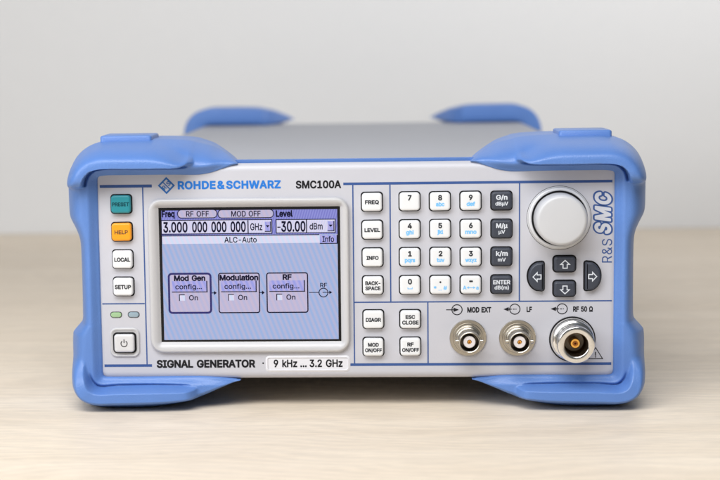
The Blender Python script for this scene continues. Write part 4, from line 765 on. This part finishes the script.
for x0, x1 in ((-89.0, -49.2), (-48.8, -38.2), (-35.8, -22.2), (-21.8, -9.0)):
    one("value_field", 'lcd_field', strip(x0, 82.45, x1, 88.4, -0.22))
one("status_bar", 'lcd_bar', strip(-89.0, 77.6, -16.0, 81.2, -0.22))
one("drop_button", 'lcd_button', strip(-41.2, 83.2, -38.4, 87.6, -0.26))
one("drop_button", 'lcd_button', strip(-12.3, 83.2, -9.3, 87.6, -0.26))
one("soft_button", 'lcd_button', strip(-15.9, 77.4, -8.2, 81.2, -0.24))
for cx in (-76.6, -53.7, -31.3):
    one("block_tile", 'lcd_tile', plate_rr(cx, 54.5, 19.6, 18.6, 1.0, -0.22))
    one("soft_button", 'lcd_button', strip(cx - 8.3, 55.4, cx + 8.2, 60.2, -0.26))
    one("check_box", 'lcd_bar', strip(cx - 4.8, 51.0, cx - 2.4, 53.6, -0.26))
g = Geo().add(*frame(-76.6, 54.5, 20.4, 19.3, 1.4, 0.95, -0.30))
g.obj("selected_frame", M['lcd_navy'], display, smooth=False)
YS = -0.30
g = Geo()
for cx in (-53.7, -31.3):
    g.add(*frame(cx, 54.5, 19.4, 19.0, 1.0, 0.55, YS))
for cx in (-76.6, -53.7, -31.3):
    g.add(*line([(cx - 8.4, 55.1), (cx + 8.3, 55.1)], 0.42, YS)).add(*line([(cx + 7.95, 55.2), (cx + 7.95, 60.3)], 0.5, YS))
    g.add(*line([(cx - 4.95, 50.9), (cx - 4.95, 53.8), (cx - 2.4, 53.8)], 0.42, YS))
# header frames
g.add(*frame(-72.4, 91.55, 18.6, 4.2, 1.7, 0.38, YS)).add(*frame(-50.0, 91.4, 26.0, 4.2, 1.7, 0.38, YS))
for x0, x1, z0, z1 in ((-89.2, -38.0, 82.2, 88.6), (-36.0, -8.8, 82.3, 88.5)):
    g.add(*line([(x0, z0), (x1, z0), (x1, z1), (x0, z1)], 0.4, YS, True))
for x in (-49.0, -22.0):
    g.add(*line([(x, 82.4), (x, 88.3)], 0.5, YS))
for x0, x1 in ((-41.3, -38.6), (-12.4, -9.4)):
    g.add(*line([(x0, 83.1), (x1, 83.1), (x1, 87.7)], 0.42, YS))
    xm = (x0 + x1) / 2
    g.add(*poly([(xm - 0.95, 86.0), (xm, 84.9), (xm + 0.95, 86.0)], YS))
g.add(*line([(-89.2, 77.5), (-89.2, 81.4), (-16.2, 81.4)], 0.42, YS))
g.add(*line([(-16.0, 77.3), (-8.0, 77.3), (-8.0, 81.2)], 0.42, YS))
# signal path
for x in (-65.2, -42.9):
    g.add(*poly([(x - 0.2, 53.6), (x + 1.1, 54.6), (x - 0.2, 55.6)], YS)).add(*line([(x - 1.2, 54.6), (x, 54.6)], 0.35, YS))
g.add(*line(circle_pts(-14.6, 54.4, 2.05, 28), 0.42, YS, True))
g.add(*line([(-21.3, 54.5), (-16.7, 54.5)], 0.34, YS)).add(*line([(-15.0, 54.5), (-11.2, 54.5)], 0.34, YS))
g.add(*poly([(-11.9, 53.7), (-10.5, 54.5), (-11.9, 55.3)], YS))
g.obj("screen_line", M['lcd_ink'], display, smooth=False)
YL = -0.32
g = Geo()
def st(s, cx, cz, cap, w, bold=0.03): g.add(*text(s, cx, cz, cap, YL, w, bold))
st("Freq", -85.9, 91.6, 2.7, 6.0, 0.07)
st("Level", -32.2, 91.3, 2.7, 7.8, 0.07)
st("RF OFF", -72.3, 91.55, 2.5, 10.6)
st("MOD OFF", -49.9, 91.4, 2.5, 13.6, 0.04)
st("3.000", -82.7, 85.4, 4.5, 11.3, 0.05)
st("000", -71.4, 85.4, 4.5, 7.0, 0.05)
st("000", -62.5, 85.4, 4.5, 7.0, 0.05)
st("000", -53.6, 85.4, 4.5, 7.0, 0.05)
st("GHz", -45.2, 85.3, 3.1, 5.6, 0.02)
g.add(*strip(-35.5, 84.75, -34.0, 85.25, YL))
st("30.00", -28.1, 85.3, 4.5, 11.2, 0.05)
st("dBm", -17.6, 85.3, 2.9, 6.0, 0.03)
st("ALC-Auto", -52.6, 79.35, 2.5, 15.0, 0.02)
st("Info", -12.1, 79.3, 2.5, 5.4, 0.03)
st("Mod Gen", -76.6, 61.6, 2.4, 14.6, 0.09)
st("Modulation", -53.7, 61.7, 2.4, 18.0, 0.09)
st("RF", -31.3, 61.8, 2.3, 4.2, 0.08)
for cx in (-76.6, -53.7, -31.3):
    st("config...", cx - 0.6, 57.6, 2.2, 12.4, 0.03)
    st("On", cx + 1.6, 52.4, 2.3, 4.2, 0.03)
st("RF", -14.5, 57.9, 1.9, 3.2, 0.02)
g.obj("screen_lettering", M['lcd_ink'], display, smooth=False)

# keys -----------------------------------------------------------------
def cap_mesh(name, w, h, r, height, mat):
    prof = [(0.0, 0.3), (0.0, -height + 0.9)]
    for i in range(1, 7):
        a = math.radians(90 * i / 6)
        prof.append((0.95 * (1 - math.cos(a)), -height + 0.9 - 0.9 * math.sin(a)))
    prof += [(1.9, -height - 0.03), (3.2, -height + 0.02)]
    v, f = rr_loft(w, h, r, prof)
    return obj(name, v, f, mat, None, sharp=60)
def gasket_mesh(w, h, r):
    v, f = rr_loft(w, h, r, [(0, 0.05), (0.05, -0.12), (0.25, -0.2)])
    return obj("gasket", v, f, M['black'], None)

KEY_H = 2.6
proto_gasket = gasket_mesh(10.25, 9.3, 1.7)
protos = {}
for kname, mk in (('white', 'white_key'), ('dark', 'dark_key'), ('teal', 'teal_key'), ('orange', 'orange_key')):
    protos[kname] = cap_mesh("key", 9.15, 8.25, 1.5, KEY_H, M[mk])
used = set()
SEAT = random.Random(7)
def place(proto, loc, parent):
    """The first use moves the original itself, later ones are copies sharing its mesh."""
    if proto.name in used:
        o = proto.copy()
        COL.objects.link(o)
    else:
        o = proto
        used.add(proto.name)
    o.parent = parent
    o.location = (loc[0] * MM, loc[1] * MM, loc[2] * MM)
    return o

def make_key(kind, x, z, lines, ink, label, sub=None):
    k = place(protos[kind], (x + SEAT.uniform(-0.07, 0.07), SEAT.uniform(-0.08, 0.08), z + SEAT.uniform(-0.07, 0.07)), gen)
    k.rotation_euler = (SEAT.uniform(-0.012, 0.012), SEAT.uniform(-0.008, 0.008), SEAT.uniform(-0.012, 0.012))
    k['label'] = label
    place(proto_gasket, (0, 0, 0), k)
    g = Geo()
    for s, dz, cap, w, b in lines:
        g.add(*text(s, 0, dz, cap, -KEY_H - 0.06, w, b))
    g.obj("legend", M[ink], k, smooth=False)
    if sub:
        g = Geo()
        for s, dx, dz, cap, w, b in sub[1]:
            if s == '_':
                g.add(*line([(dx - 1.0, dz + 0.35), (dx - 1.0, dz - 0.35), (dx + 1.0, dz - 0.35), (dx + 1.0, dz + 0.35)], 0.3, -KEY_H - 0.06))
            elif s == '<>':
                g.add(*line([(dx - 1.5, dz), (dx + 1.5, dz)], 0.3, -KEY_H - 0.06))
                g.add(*poly([(dx - 2.0, dz), (dx - 1.0, dz + 0.6), (dx - 1.0, dz - 0.6)], -KEY_H - 0.07))
                g.add(*poly([(dx + 2.0, dz), (dx + 1.0, dz + 0.6), (dx + 1.0, dz - 0.6)], -KEY_H - 0.07))
            else:
                g.add(*text(s, dx, dz, cap, -KEY_H - 0.06, w, b))
        g.obj("second_legend", M[sub[0]], k, smooth=False)
    return k

XL = -107.5
make_key('teal', XL, 96.45, [("PRESET", 0, 1.6, 7.9, 0.05)], 'ink_teal', "teal PRESET key")
make_key('orange', XL, 83.65, [("HELP", 0, 1.75, 6.2, 0.05)], 'ink_brown', "orange HELP key")
make_key('white', XL, 70.8, [("LOCAL", 0, 1.75, 7.4, 0.075)], 'ink_key', "white LOCAL key")
make_key('white', XL, 57.9, [("SETUP", 0, 1.75, 7.6, 0.075)], 'ink_key', "white SETUP key")
for z, s in ((96.4, "FREQ"), (83.5, "LEVEL"), (70.7, "INFO")):
    make_key('white', 8.2, z, [(s, 0, 1.6, {'FREQ': 6.4, 'LEVEL': 7.2, 'INFO': 5.6}[s], 0.075)], 'ink_key', "white %s key" % s)
make_key('white', 8.2, 57.8, [("BACK-", 1.2, 1.6, 7.0, 0.075), ("SPACE", -1.2, 1.6, 7.0, 0.075)], 'ink_key', "white BACK-SPACE key")
make_key('white', 8.3, 41.8, [("DIAGR", 0, 1.6, 7.0, 0.075)], 'ink_key', "white DIAGR key")
make_key('white', 8.3, 29.0, [("MOD", 1.3, 1.6, 5.0, 0.075), ("ON/OFF", -1.3, 1.6, 7.8, 0.075)], 'ink_key', "white MOD ON/OFF key")
make_key('white', 25.3, 41.8, [("ESC", 1.3, 1.6, 4.4, 0.075), ("CLOSE", -1.3, 1.6, 7.6, 0.075)], 'ink_key', "white ESC CLOSE key")
make_key('white', 25.3, 29.0, [("RF", 1.3, 1.6, 3.0, 0.075), ("ON/OFF", -1.3, 1.6, 7.8, 0.075)], 'ink_key', "white RF ON/OFF key")
pad = [("7", ""), ("8", "abc"), ("9", "def"), ("4", "ghi"), ("5", "jkl"), ("6", "mno"), ("1", "pqrs"), ("2", "tuv"), ("3", "wxyz"), ("0", "_"), (".", "*"), ("-", "<>")]
for i, (a, b) in enumerate(pad):
    x = 25.35 + 13.92 * (i % 3)
    z = 96.4 - 12.87 * (i // 3)
    if a == '.':
        lines = [(".", 2.4, 2.1, None, 0.12)]
        sub = [("*", -2.4, -1.3, 1.9, None, 0.05), (".", -0.6, -1.5, 1.6, None, 0.05), (".", 0.3, -1.5, 1.6, None, 0.05), ("#", 2.2, -1.2, 1.8, None, 0.05)]
    elif a == '-':
        lines = [("-", 1.9, 2.4, 1.7, 0.10)]
        sub = [("A", -2.9, -1.2, 1.7, None, 0.05), ("<>", 0, -1.2, 1.6, None, 0.05), ("a", 2.9, -1.2, 1.7, None, 0.05)]
    else:
        lines = [(a, 1.75, 2.2, None, 0.07)]
        sub = [(b, 0, -1.2, 1.75, {'jkl': 2.7, 'ghi': 3.5, 'mno': 5.2, 'pqrs': 4.8, 'tuv': 3.6, 'wxyz': 5.2}.get(b, 3.9 if len(b) == 3 else None), 0.07)] if b else None
    nm = {'.': 'decimal point', '-': 'minus sign'}.get(a, 'digit ' + a)
    make_key('white', x, z, lines, 'ink_key', "white %s key" % nm, ('ink_sky', sub) if sub else None)
for i, (a, b, wa, wb) in enumerate((("G/n", "dBµV", 5.2, 5.8), ("M/µ", "µV", 5.2, 3.0), ("k/m", "mV", 5.4, 3.6), ("ENTER", "dB(m)", 7.8, 6.6))):
    make_key('dark', 67.2, 96.4 - 12.87 * i, [(a, 1.65 if i < 3 else 1.3, 2.0 if i < 3 else 1.75, wa, 0.06), (b, -1.2, 1.6, wb, 0.045)], 'ink_white', "dark slate %s key" % a)

# power button in its sunk surround
v, f = rr_loft(14.0, 14.0, 3.2, [(0, 0.1), (0.15, -0.5), (0.5, -0.8), (0.9, -0.75), (1.5, -0.1), (1.7, -0.06)], -107.6, 31.5)
obj("button_surround", v, f, M['bezel'], gen, sharp=50)
v, f = rr_loft(9.4, 8.4, 1.4, [(0.0, 0.3), (0.0, -1.6), (0.1, -2.0), (0.35, -2.3), (0.75, -2.45), (1.2, -2.5), (2.2, -2.45)])
power = obj("power_button", v, f, M['power_key'], gen, loc=(-107.7, 0, 31.35), sharp=60)
v, f = rr_loft(11.0, 9.9, 1.9, [(0, -0.05), (0.05, -0.3), (0.3, -0.4)])
obj("gasket", v, f, M['black'], power)
g = Geo().add(*line(circle_pts(0, 0, 1.45, 22, 125, 415), 0.36, -2.56)).add(*line([(0, 0.3), (0, 2.0)], 0.4, -2.57))
g.obj("legend", M['ink_black'], power, smooth=False)

# indicator lamps
for x, mk, lb in ((-111.4, 'lamp_green', "green indicator lamp"), (-103.2, 'lamp_grey', "unlit grey indicator lamp")):
    v, f = rr_loft(4.9, 2.3, 1.1, [(0, 0.05), (0, -0.35), (0.15, -0.55), (0.4, -0.62)])
    lamp = obj("indicator_lamp", v, f, M[mk], gen, loc=(x, 0, 44.6), label=lb)
    v, f = rr_loft(5.6, 2.9, 1.35, [(0, 0.05), (0.05, -0.1), (0.3, -0.12)])
    obj("lamp_rim", v, f, M['black'], lamp)

# arrow keys ------------------------------------------------------------
def d_outline(w, h, r):
    """D shape, flat at left (x = -w/2), bulging to the right."""
    pts = []
    x0, x1 = -w / 2, w / 2
    # bulge: ellipse-like arc from the upper end of the flat to the lower end
    for i in range(25):
        a = math.radians(78 - 156 * i / 24)
        pts.append((x0 + 1.1 + (w - 1.1) * max(math.cos(a), 0.0) ** 0.85, h / 2 * math.sin(a) / math.sin(math.radians(78))))
    return [(x0 + 1.3, h / 2)] + pts[1:-1] + [(x0 + 1.3, -h / 2), (x0 + 0.4, -h / 2 + 0.35), (x0, -h / 2 + 1.2), (x0, h / 2 - 1.2), (x0 + 0.4, h / 2 - 0.35)]
def shrink(pts, d):
    n = len(pts)
    out = []
    for i in range(n):
        a, b, c = pts[i - 1], pts[i], pts[(i + 1) % n]
        tx, tz = c[0] - a[0], c[1] - a[1]
        l = math.hypot(tx, tz) or 1
        out.append((b[0] + tz / l * -d * -1 * 1.0 if False else b[0] - (-tz / l) * -d, b[1] - (tx / l) * -d * 1.0))
    # choose the direction that shrinks
    def area(p): return abs(sum(p[i][0] * p[(i + 1) % n][1] - p[(i + 1) % n][0] * p[i][1] for i in range(n)))
    if area(out) > area(pts):
        out = [(2 * p[0] - q[0], 2 * p[1] - q[1]) for p, q in zip(pts, out)]
    return out
def arrow_key(x, z, outline, flip, adir, label):
    if flip:
        outline = [(-a, b) for a, b in outline]
    H = 3.0
    rings = []
    for ins, y in ((0.7, 0.3), (0.7, -H + 1.0), (0.8, -H + 0.55), (1.05, -H + 0.2), (1.45, -H), (1.7, -H - 0.02)):
        rings.append([(a, y, b) for a, b in shrink(outline, ins)])
    v, f = loft(rings, False, True)
    k = obj("arrow_key", v, f, M['dark_key'], gen, loc=(x, 0, z), sharp=60, label=label)
    rings = [[(a, y, b) for a, b in (shrink(outline, ins) if ins else outline)] for ins, y in ((0, 0.05), (0.05, -0.15), (0.3, -0.2))]
    v, f = loft(rings, False, True)
    obj("gasket", v, f, M['black'], k)
    A = [(0, 2.0), (2.0, 0.15), (0.95, 0.15), (0.95, -1.6), (-0.95, -1.6), (-0.95, 0.15), (-2.0, 0.15)]
    rot = {'up': 0, 'left': 90, 'down': 180, 'right': 270}[adir]
    c, s = math.cos(math.radians(rot)), math.sin(math.radians(rot))
    off = {'left': (0.5, 0), 'right': (-0.5, 0)}.get(adir, (0, -0.1))
    P = [(a * c - b * s + off[0], a * s + b * c + off[1]) for a, b in A]
    Geo().add(*line(P, 0.45, -H - 0.07, True)).obj("legend", M['ink_white'], k, smooth=False)
arrow_key(95.9, 67.0, rrect(11.0, 8.2, 2.0, 5), False, 'up', "dark up arrow key")
arrow_key(95.9, 55.6, rrect(11.0, 8.2, 2.0, 5), False, 'down', "dark down arrow key")
arrow_key(108.7, 61.35, d_outline(8.4, 14.4, 1), False, 'right', "dark right arrow key, D shaped")
arrow_key(82.9, 61.35, d_outline(8.4, 14.4, 1), True, 'left', "dark left arrow key, D shaped")

# rotary knob -------------------------------------------------------------
KX, KZ = 93.4, 88.1
v, f = lathe([(14.6, 0.05), (14.5, -0.15), (14.15, -0.18), (14.1, -0.1), (14.1, -1.0), (13.9, -1.7), (13.4, -2.0), (12.8, -1.9), (12.6, -1.5), (12.55, 0.0)])
knob = obj("rotary_knob", v, f, M['knob'], gen, loc=(KX, 0, KZ))
v, f = lathe([(14.75, 0.03), (14.7, -0.06), (14.2, -0.06)])
obj("knob_gap", v, f, M['black'], knob)
v, f = lathe([(12.6, -1.3), (11.0, -1.3)])
obj("groove", v, f, M['black'], knob)
prof = [(11.75, -0.5), (11.7, -9.5)]
for i in range(1, 9):
    a = math.radians(90 * i / 8)
    prof.append((11.7 - 2.0 * (1 - math.cos(a)), -9.5 - 2.4 * math.sin(a)))
prof += [(8.0, -12.05), (5.0, -12.15), (0, -12.2)]
v, f = lathe(prof, n=72)
obj("knob_cap", v, f, M['knob_cap'], knob)

# connectors ---------------------------------------------------------------
def bnc(x, z, label):
    prof = [(8.45, 0.05), (8.45, -0.9), (8.25, -1.1), (7.0, -1.15), (6.9, -1.6), (6.75, -1.75), (6.1, -1.8), (6.0, -2.4), (5.8, -2.6), (5.5, -2.65), (5.4, -4.6), (5.2, -4.8), (4.95, -4.9),
            (4.9, -12.6), (4.8, -13.0), (4.5, -13.15), (4.25, -13.0), (4.15, -12.6)]
    c = obj("coaxial_connector", *lathe(prof), M['nickel'], gen, loc=(x, 0, z), label=label, sharp=40)
    obj("bore", *lathe([(4.15, -12.6), (4.1, -5.5), (0.0, -5.4)]), M['bore'], c)
    obj("insulator", *lathe([(2.75, -5.4), (2.75, -11.6), (2.55, -11.8), (1.1, -11.8), (1.0, -11.0), (0.9, -8.0)]), M['ptfe'], c)
    obj("contact", *lathe([(0.95, -8.0), (0.85, -11.2), (0.7, -11.3), (0.35, -11.25), (0.3, -9.5), (0, -9.4)], n=24), M['gold'], c)
    g = Geo()
    for s in (-1, 1):
        vv, ff = lathe([(0.95, 0.0), (0.95, -1.5), (0.8, -1.7), (0.0, -1.75)], n=18)
        g.add([(s * (4.7 - y), -9.6 + a, b) for a, y, b in vv], ff)
    g.obj("bayonet_lug", M['nickel'], c)
    return c
bnc(51.9, 32.9, "coaxial connector under the MOD EXT caption")
bnc(74.6, 32.7, "coaxial connector under the LF caption")
prof = [(10.0, -0.2), (10.0, -1.2), (9.7, -1.6), (9.2, -1.7), (9.2, -2.3), (9.5, -2.6), (9.5, -4.4), (9.2, -4.8)]
for i in range(6):
    y = -5.0 - i * 0.9
    prof += [(8.55, y), (8.1, y - 0.45)]
prof += [(8.4, -10.6), (8.4, -14.6), (8.2, -15.0), (7.8, -15.2), (5.9, -15.2), (5.5, -15.0), (5.3, -14.6)]
c = obj("coaxial_connector", *lathe(prof, n=72), M['steel'], gen, loc=(99.7, 0, 31.9), label="larger bright steel connector under the RF 50 ohm caption", sharp=40)
obj("washer", *lathe([(10.6, 0.05), (10.6, -0.35), (10.45, -0.45), (9.8, -0.45)]), M['black'], c)
obj("bore", *lathe([(5.3, -14.6), (5.2, -7.0), (4.4, -6.0), (0.0, -5.9)]), M['bore'], c)
obj("insulator", *lathe([(2.4, -6.0), (2.3, -10.8), (2.0, -11.1), (1.2, -11.1)]), M['gold'], c)
obj("contact", *lathe([(1.25, -9.0), (1.2, -11.4), (1.0, -11.6), (0.6, -11.6), (0.5, -10.0), (0, -9.9)], n=24), M['amber'], c)

# corner bumpers ------------------------------------------------------------
# stations run from the upper tip round the side to the lower tip:
# inner edge x,z | outer edge x,z | lip height | lip start (0..1) | where the face turns back (0..1) | depth
ST = [
    (53.3, 114.3, 53.5, 114.8, 0.0, .16, .10, 12),
    (56.0, 113.8, 56.6, 116.9, 0.0, .16, .10, 20),
    (60.0, 112.2, 61.2, 119.4, 0.0, .16, .12, 30),
    (65.0, 110.4, 66.8, 121.9, 0.0, .16, .15, 42),
    (70.0, 109.5, 71.8, 123.2, 0.2, .15, .18, 50),
    (72.6, 109.3, 74.0, 123.7, 1.4, .33, .22, 52),
    (74.2, 109.3, 75.4, 124.1, 4.2, .33, .27, 54),
    (76.5, 109.3, 77.6, 124.5, 7.6, .31, .32, 54),
    (81.0, 109.4, 81.9, 125.0, 9.8, .275, .38, 54),
    (90.0, 109.5, 90.6, 125.3, 10.4, .26, .42, 54),
    (104.0, 109.5, 104.3, 125.4, 10.6, .26, .42, 54),
    (113.0, 109.5, 113.5, 125.4, 10.6, .27, .42, 54),
    (116.8, 109.2, 119.0, 124.6, 10.6, .27, .42, 54),
    (118.0, 108.7, 125.4, 122.2, 10.6, .28, .42, 54),
    (118.3, 108.0, 130.4, 118.0, 10.6, .30, .44, 54),
    (118.4, 107.2, 133.3, 113.0, 10.6, .33, .48, 54),
    (118.4, 106.2, 134.5, 108.6, 10.0, .35, .52, 54),
    (118.4, 105.0, 134.7, 105.8, 8.0, .36, .55, 54),
    (118.4, 104.0, 134.7, 104.2, 2.6, .36, .55, 54),
    (118.4, 103.0, 134.7, 103.0, 0.0, .44, .30, 54),
    (118.4, 98.0, 134.7, 98.0, 0.0, .44, .22, 54),
    (118.4, 92.5, 134.6, 92.5, 0.0, .44, .22, 54),
    (118.4, 89.0, 134.0, 88.8, 0.0, .44, .22, 54),
    (118.4, 84.5, 131.8, 84.3, 0.0, .44, .22, 54),
    (118.4, 80.5, 130.2, 80.3, 0.0, .44, .22, 54),
    (118.4, 75.0, 129.6, 75.0, 0.0, .44, .22, 54),
    (118.4, 60.0, 129.5, 60.0, 0.0, .44, .22, 54),
    (118.4, 45.0, 129.6, 45.0, 0.0, .44, .22, 54),
    (118.4, 40.6, 129.8, 40.5, 0.0, .44, .22, 54),
    (118.4, 39.0, 130.7, 38.8, 0.0, .44, .22, 54),
    (118.4, 36.0, 133.6, 35.5, 0.0, .44, .22, 54),
    (118.4, 34.0, 134.5, 33.6, 0.0, .44, .22, 54),
    (118.4, 29.0, 134.8, 28.6, 0.0, .44, .26, 54),
    (118.4, 24.5, 134.8, 24.0, 0.7, .44, .32, 54),
    (118.4, 20.5, 134.8, 19.0, 3.4, .42, .56, 54),
    (118.4, 17.8, 134.6, 14.2, 6.6, .38, .54, 54),
    (118.3, 16.3, 133.6, 9.4, 8.2, .35, .52, 54),
    (118.0, 15.6, 130.8, 4.8, 8.8, .33, .50, 54),
    (117.3, 15.2, 126.6, 1.9, 8.8, .32, .50, 54),
    (115.8, 15.1, 120.8, 0.4, 8.8, .30, .50, 54),
    (111.0, 15.1, 113.0, 0.0, 8.8, .27, .50, 54),
    (100.0, 15.1, 100.6, 0.1, 8.8, .26, .50, 54),
    (90.0, 15.2, 90.2, 0.9, 8.6, .28, .48, 54),
    (81.5, 15.3, 80.6, 2.6, 7.9, .33, .44, 54),
    (78.2, 15.3, 77.1, 3.5, 6.9, .36, .42, 54),
    (76.2, 15.3, 75.0, 4.3, 4.6, .39, .38, 54),
    (74.4, 15.3, 73.0, 5.1, 1.6, .40, .36, 52),
    (71.5, 15.2, 69.8, 6.3, 0.3, .34, .32, 50),
    (66.5, 14.9, 64.8, 8.7, 0.0, .34, .30, 42),
    (61.0, 14.3, 59.8, 11.0, 0.0, .34, .30, 30),
    (57.0, 13.8, 56.3, 12.5, 0.0, .34, .30, 20),
    (54.0, 13.4, 53.8, 13.2, 0.0, .34, .30, 12),
]
def crom(a, b, c, d, t):
    return 0.5 * (2 * b + (c - a) * t + (2 * a - 5 * b + 4 * c - d) * t * t + (3 * b - a - 3 * c + d) * t ** 3)
def stations(sub):
    out = []
    n = len(ST)
    for i in range(n - 1):
        A, B, C, D = ST[max(i - 1, 0)], ST[i], ST[i + 1], ST[min(i + 2, n - 1)]
        for k in range(sub):
            t = k / sub
            q = [crom(A[j], B[j], C[j], D[j], t) for j in range(8)]
            q[4] = max(q[4], 0.0)
            q[6] = max(q[6], 0.05)
            out.append(q)
    out.append(list(ST[-1]))
    return out
def sstep(x):
    x = min(max(x, 0.0), 1.0)
    return x * x * (3 - 2 * x)
NT = 46
def face_y(t, w, L, ls, t0, low, x):
    """Depth of the bumper's front at fraction t from inner to outer edge (negative = towards the viewer).
    low = 1 along the foot, where the lip keeps its depth almost to the table; 0 along the top."""
    n = t * w
    y = 0.5 - 0.9 * sstep(n / 0.6) - 3.0 * sstep(n / 4.6) * min(1.0, w / 12.0)
    a = t0 + (0.72 - t0) * low
    y += (21.0 - 15.0 * low) * (max(0.0, (t - a) / (1 - a)) ** 2.6) * min(1.0, w / 9.0)
    rise = sstep((t - ls) / (0.085 + 0.06 * low))
    y += 2.4 * sstep((L - 5.5) / 4.5) * math.exp(-((t - ls + 0.015) / 0.045) ** 2)
    # the lip is a tapering finger: narrow at its tip (x = 73), widening outwards over the corner
    u = max(sstep((x - 71.0) / 24.0), low)
    fall = 1 - sstep((t - ls - (0.08 + 0.18 * u) - 0.14 * low) / (0.20 + 0.36 * u - 0.30 * low))
    return y - max(L - 1.4, 0.0) * rise * fall
def bumper(sgn, back):
    S = stations(4)
    v, f = [], []
    rows = []
    for Ix, Iz, Ox, Oz, L, ls, t0, dep in S:
        w = math.hypot(Ox - Ix, Oz - Iz)
        low = sstep(((Iz - Oz) / max(w, 1e-6) + 0.35) / 1.1)
        row = []
        def put(t, y):
            row.append((Ix + (Ox - Ix) * t, y, Iz + (Oz - Iz) * t))
        for i in range(NT + 1):
            t = i / NT
            t = t * 0.86 + 0.14 * (1 - (1 - t) ** 2)
            over = 1.6 / max(w, 1.0) * sstep((L - 5.5) / 4.5) * (1 - low) * sstep((t - ls) / 0.085) * (1 - sstep((t - ls - 0.1) / 0.45))
            put(t - over, face_y(t, w, L, ls, t0, low, Ix))
        y_o = face_y(1.0, w, L, ls, t0, low, Ix)
        dep = max(dep, y_o + 3.0)
        rr_ = min(2.2 if back else 4.0, (dep - y_o) * 0.45, w * 0.4)
        put(1.0, y_o + 0.35 * (dep - rr_ - y_o))
        put(1.0, y_o + 0.7 * (dep - rr_ - y_o))
        for i in range(7):
            a = math.radians(90 * i / 6)
            put(1 - rr_ / max(w, 1e-3) * (1 - math.cos(a)), dep - rr_ + rr_ * math.sin(a))
        tin = 0.2 if back else (0.34 if w > 6 else 0.3)
        put(0.5 * (1 - rr_ / max(w, 1e-3) + tin), dep + 0.0)
        put(tin + 0.03, dep - 0.2)
        put(tin, dep - 1.0)
        put(tin, 10.0 if dep > 14 else dep * 0.7)
        put(0.02, 8.0 if dep > 14 else dep * 0.6)
        rows.append(row)
    m = len(rows[0])
    for r in rows:
        for x, y, z in r:
            yy = (522.0 - y) if back else y
            v.append((sgn * x, yy, z))
    for i in range(len(rows) - 1):
        for j in range(m):
            k = (j + 1) % m
            f.append((i * m + j, i * m + k, (i + 1) * m + k, (i + 1) * m + j))
    f.append(tuple(range(m)))
    f.append(tuple(range((len(rows) - 1) * m, len(rows) * m))[::-1])
    o = obj("bumper", v, f, M['bumper'], gen, sharp=75, label=("rear blue corner bumper" if back else "front blue corner bumper"))
    # low raised pad on top that keys into a stacked instrument's foot
    y0, y1 = (14.0, 40.0) if not back else (522 - 40.0, 522 - 14.0)
    rings = []
    for ins, z in ((0.0, 121.5), (0.0, 126.5), (0.25, 127.0), (0.7, 127.25)):
        rings.append([(sgn * (107.0 + x), (y0 + y1) / 2 + q, z) for x, q in rrect(24.4 - 2 * ins, 26 - 2 * ins, 1.5, 4)])
    if not back:
        obj("stacking_pad", *loft(rings, True, True), M['bumper'], o, sharp=50)
    return o
for back in (False, True):
    for sgn in (-1, 1):
        bumper(sgn, back)
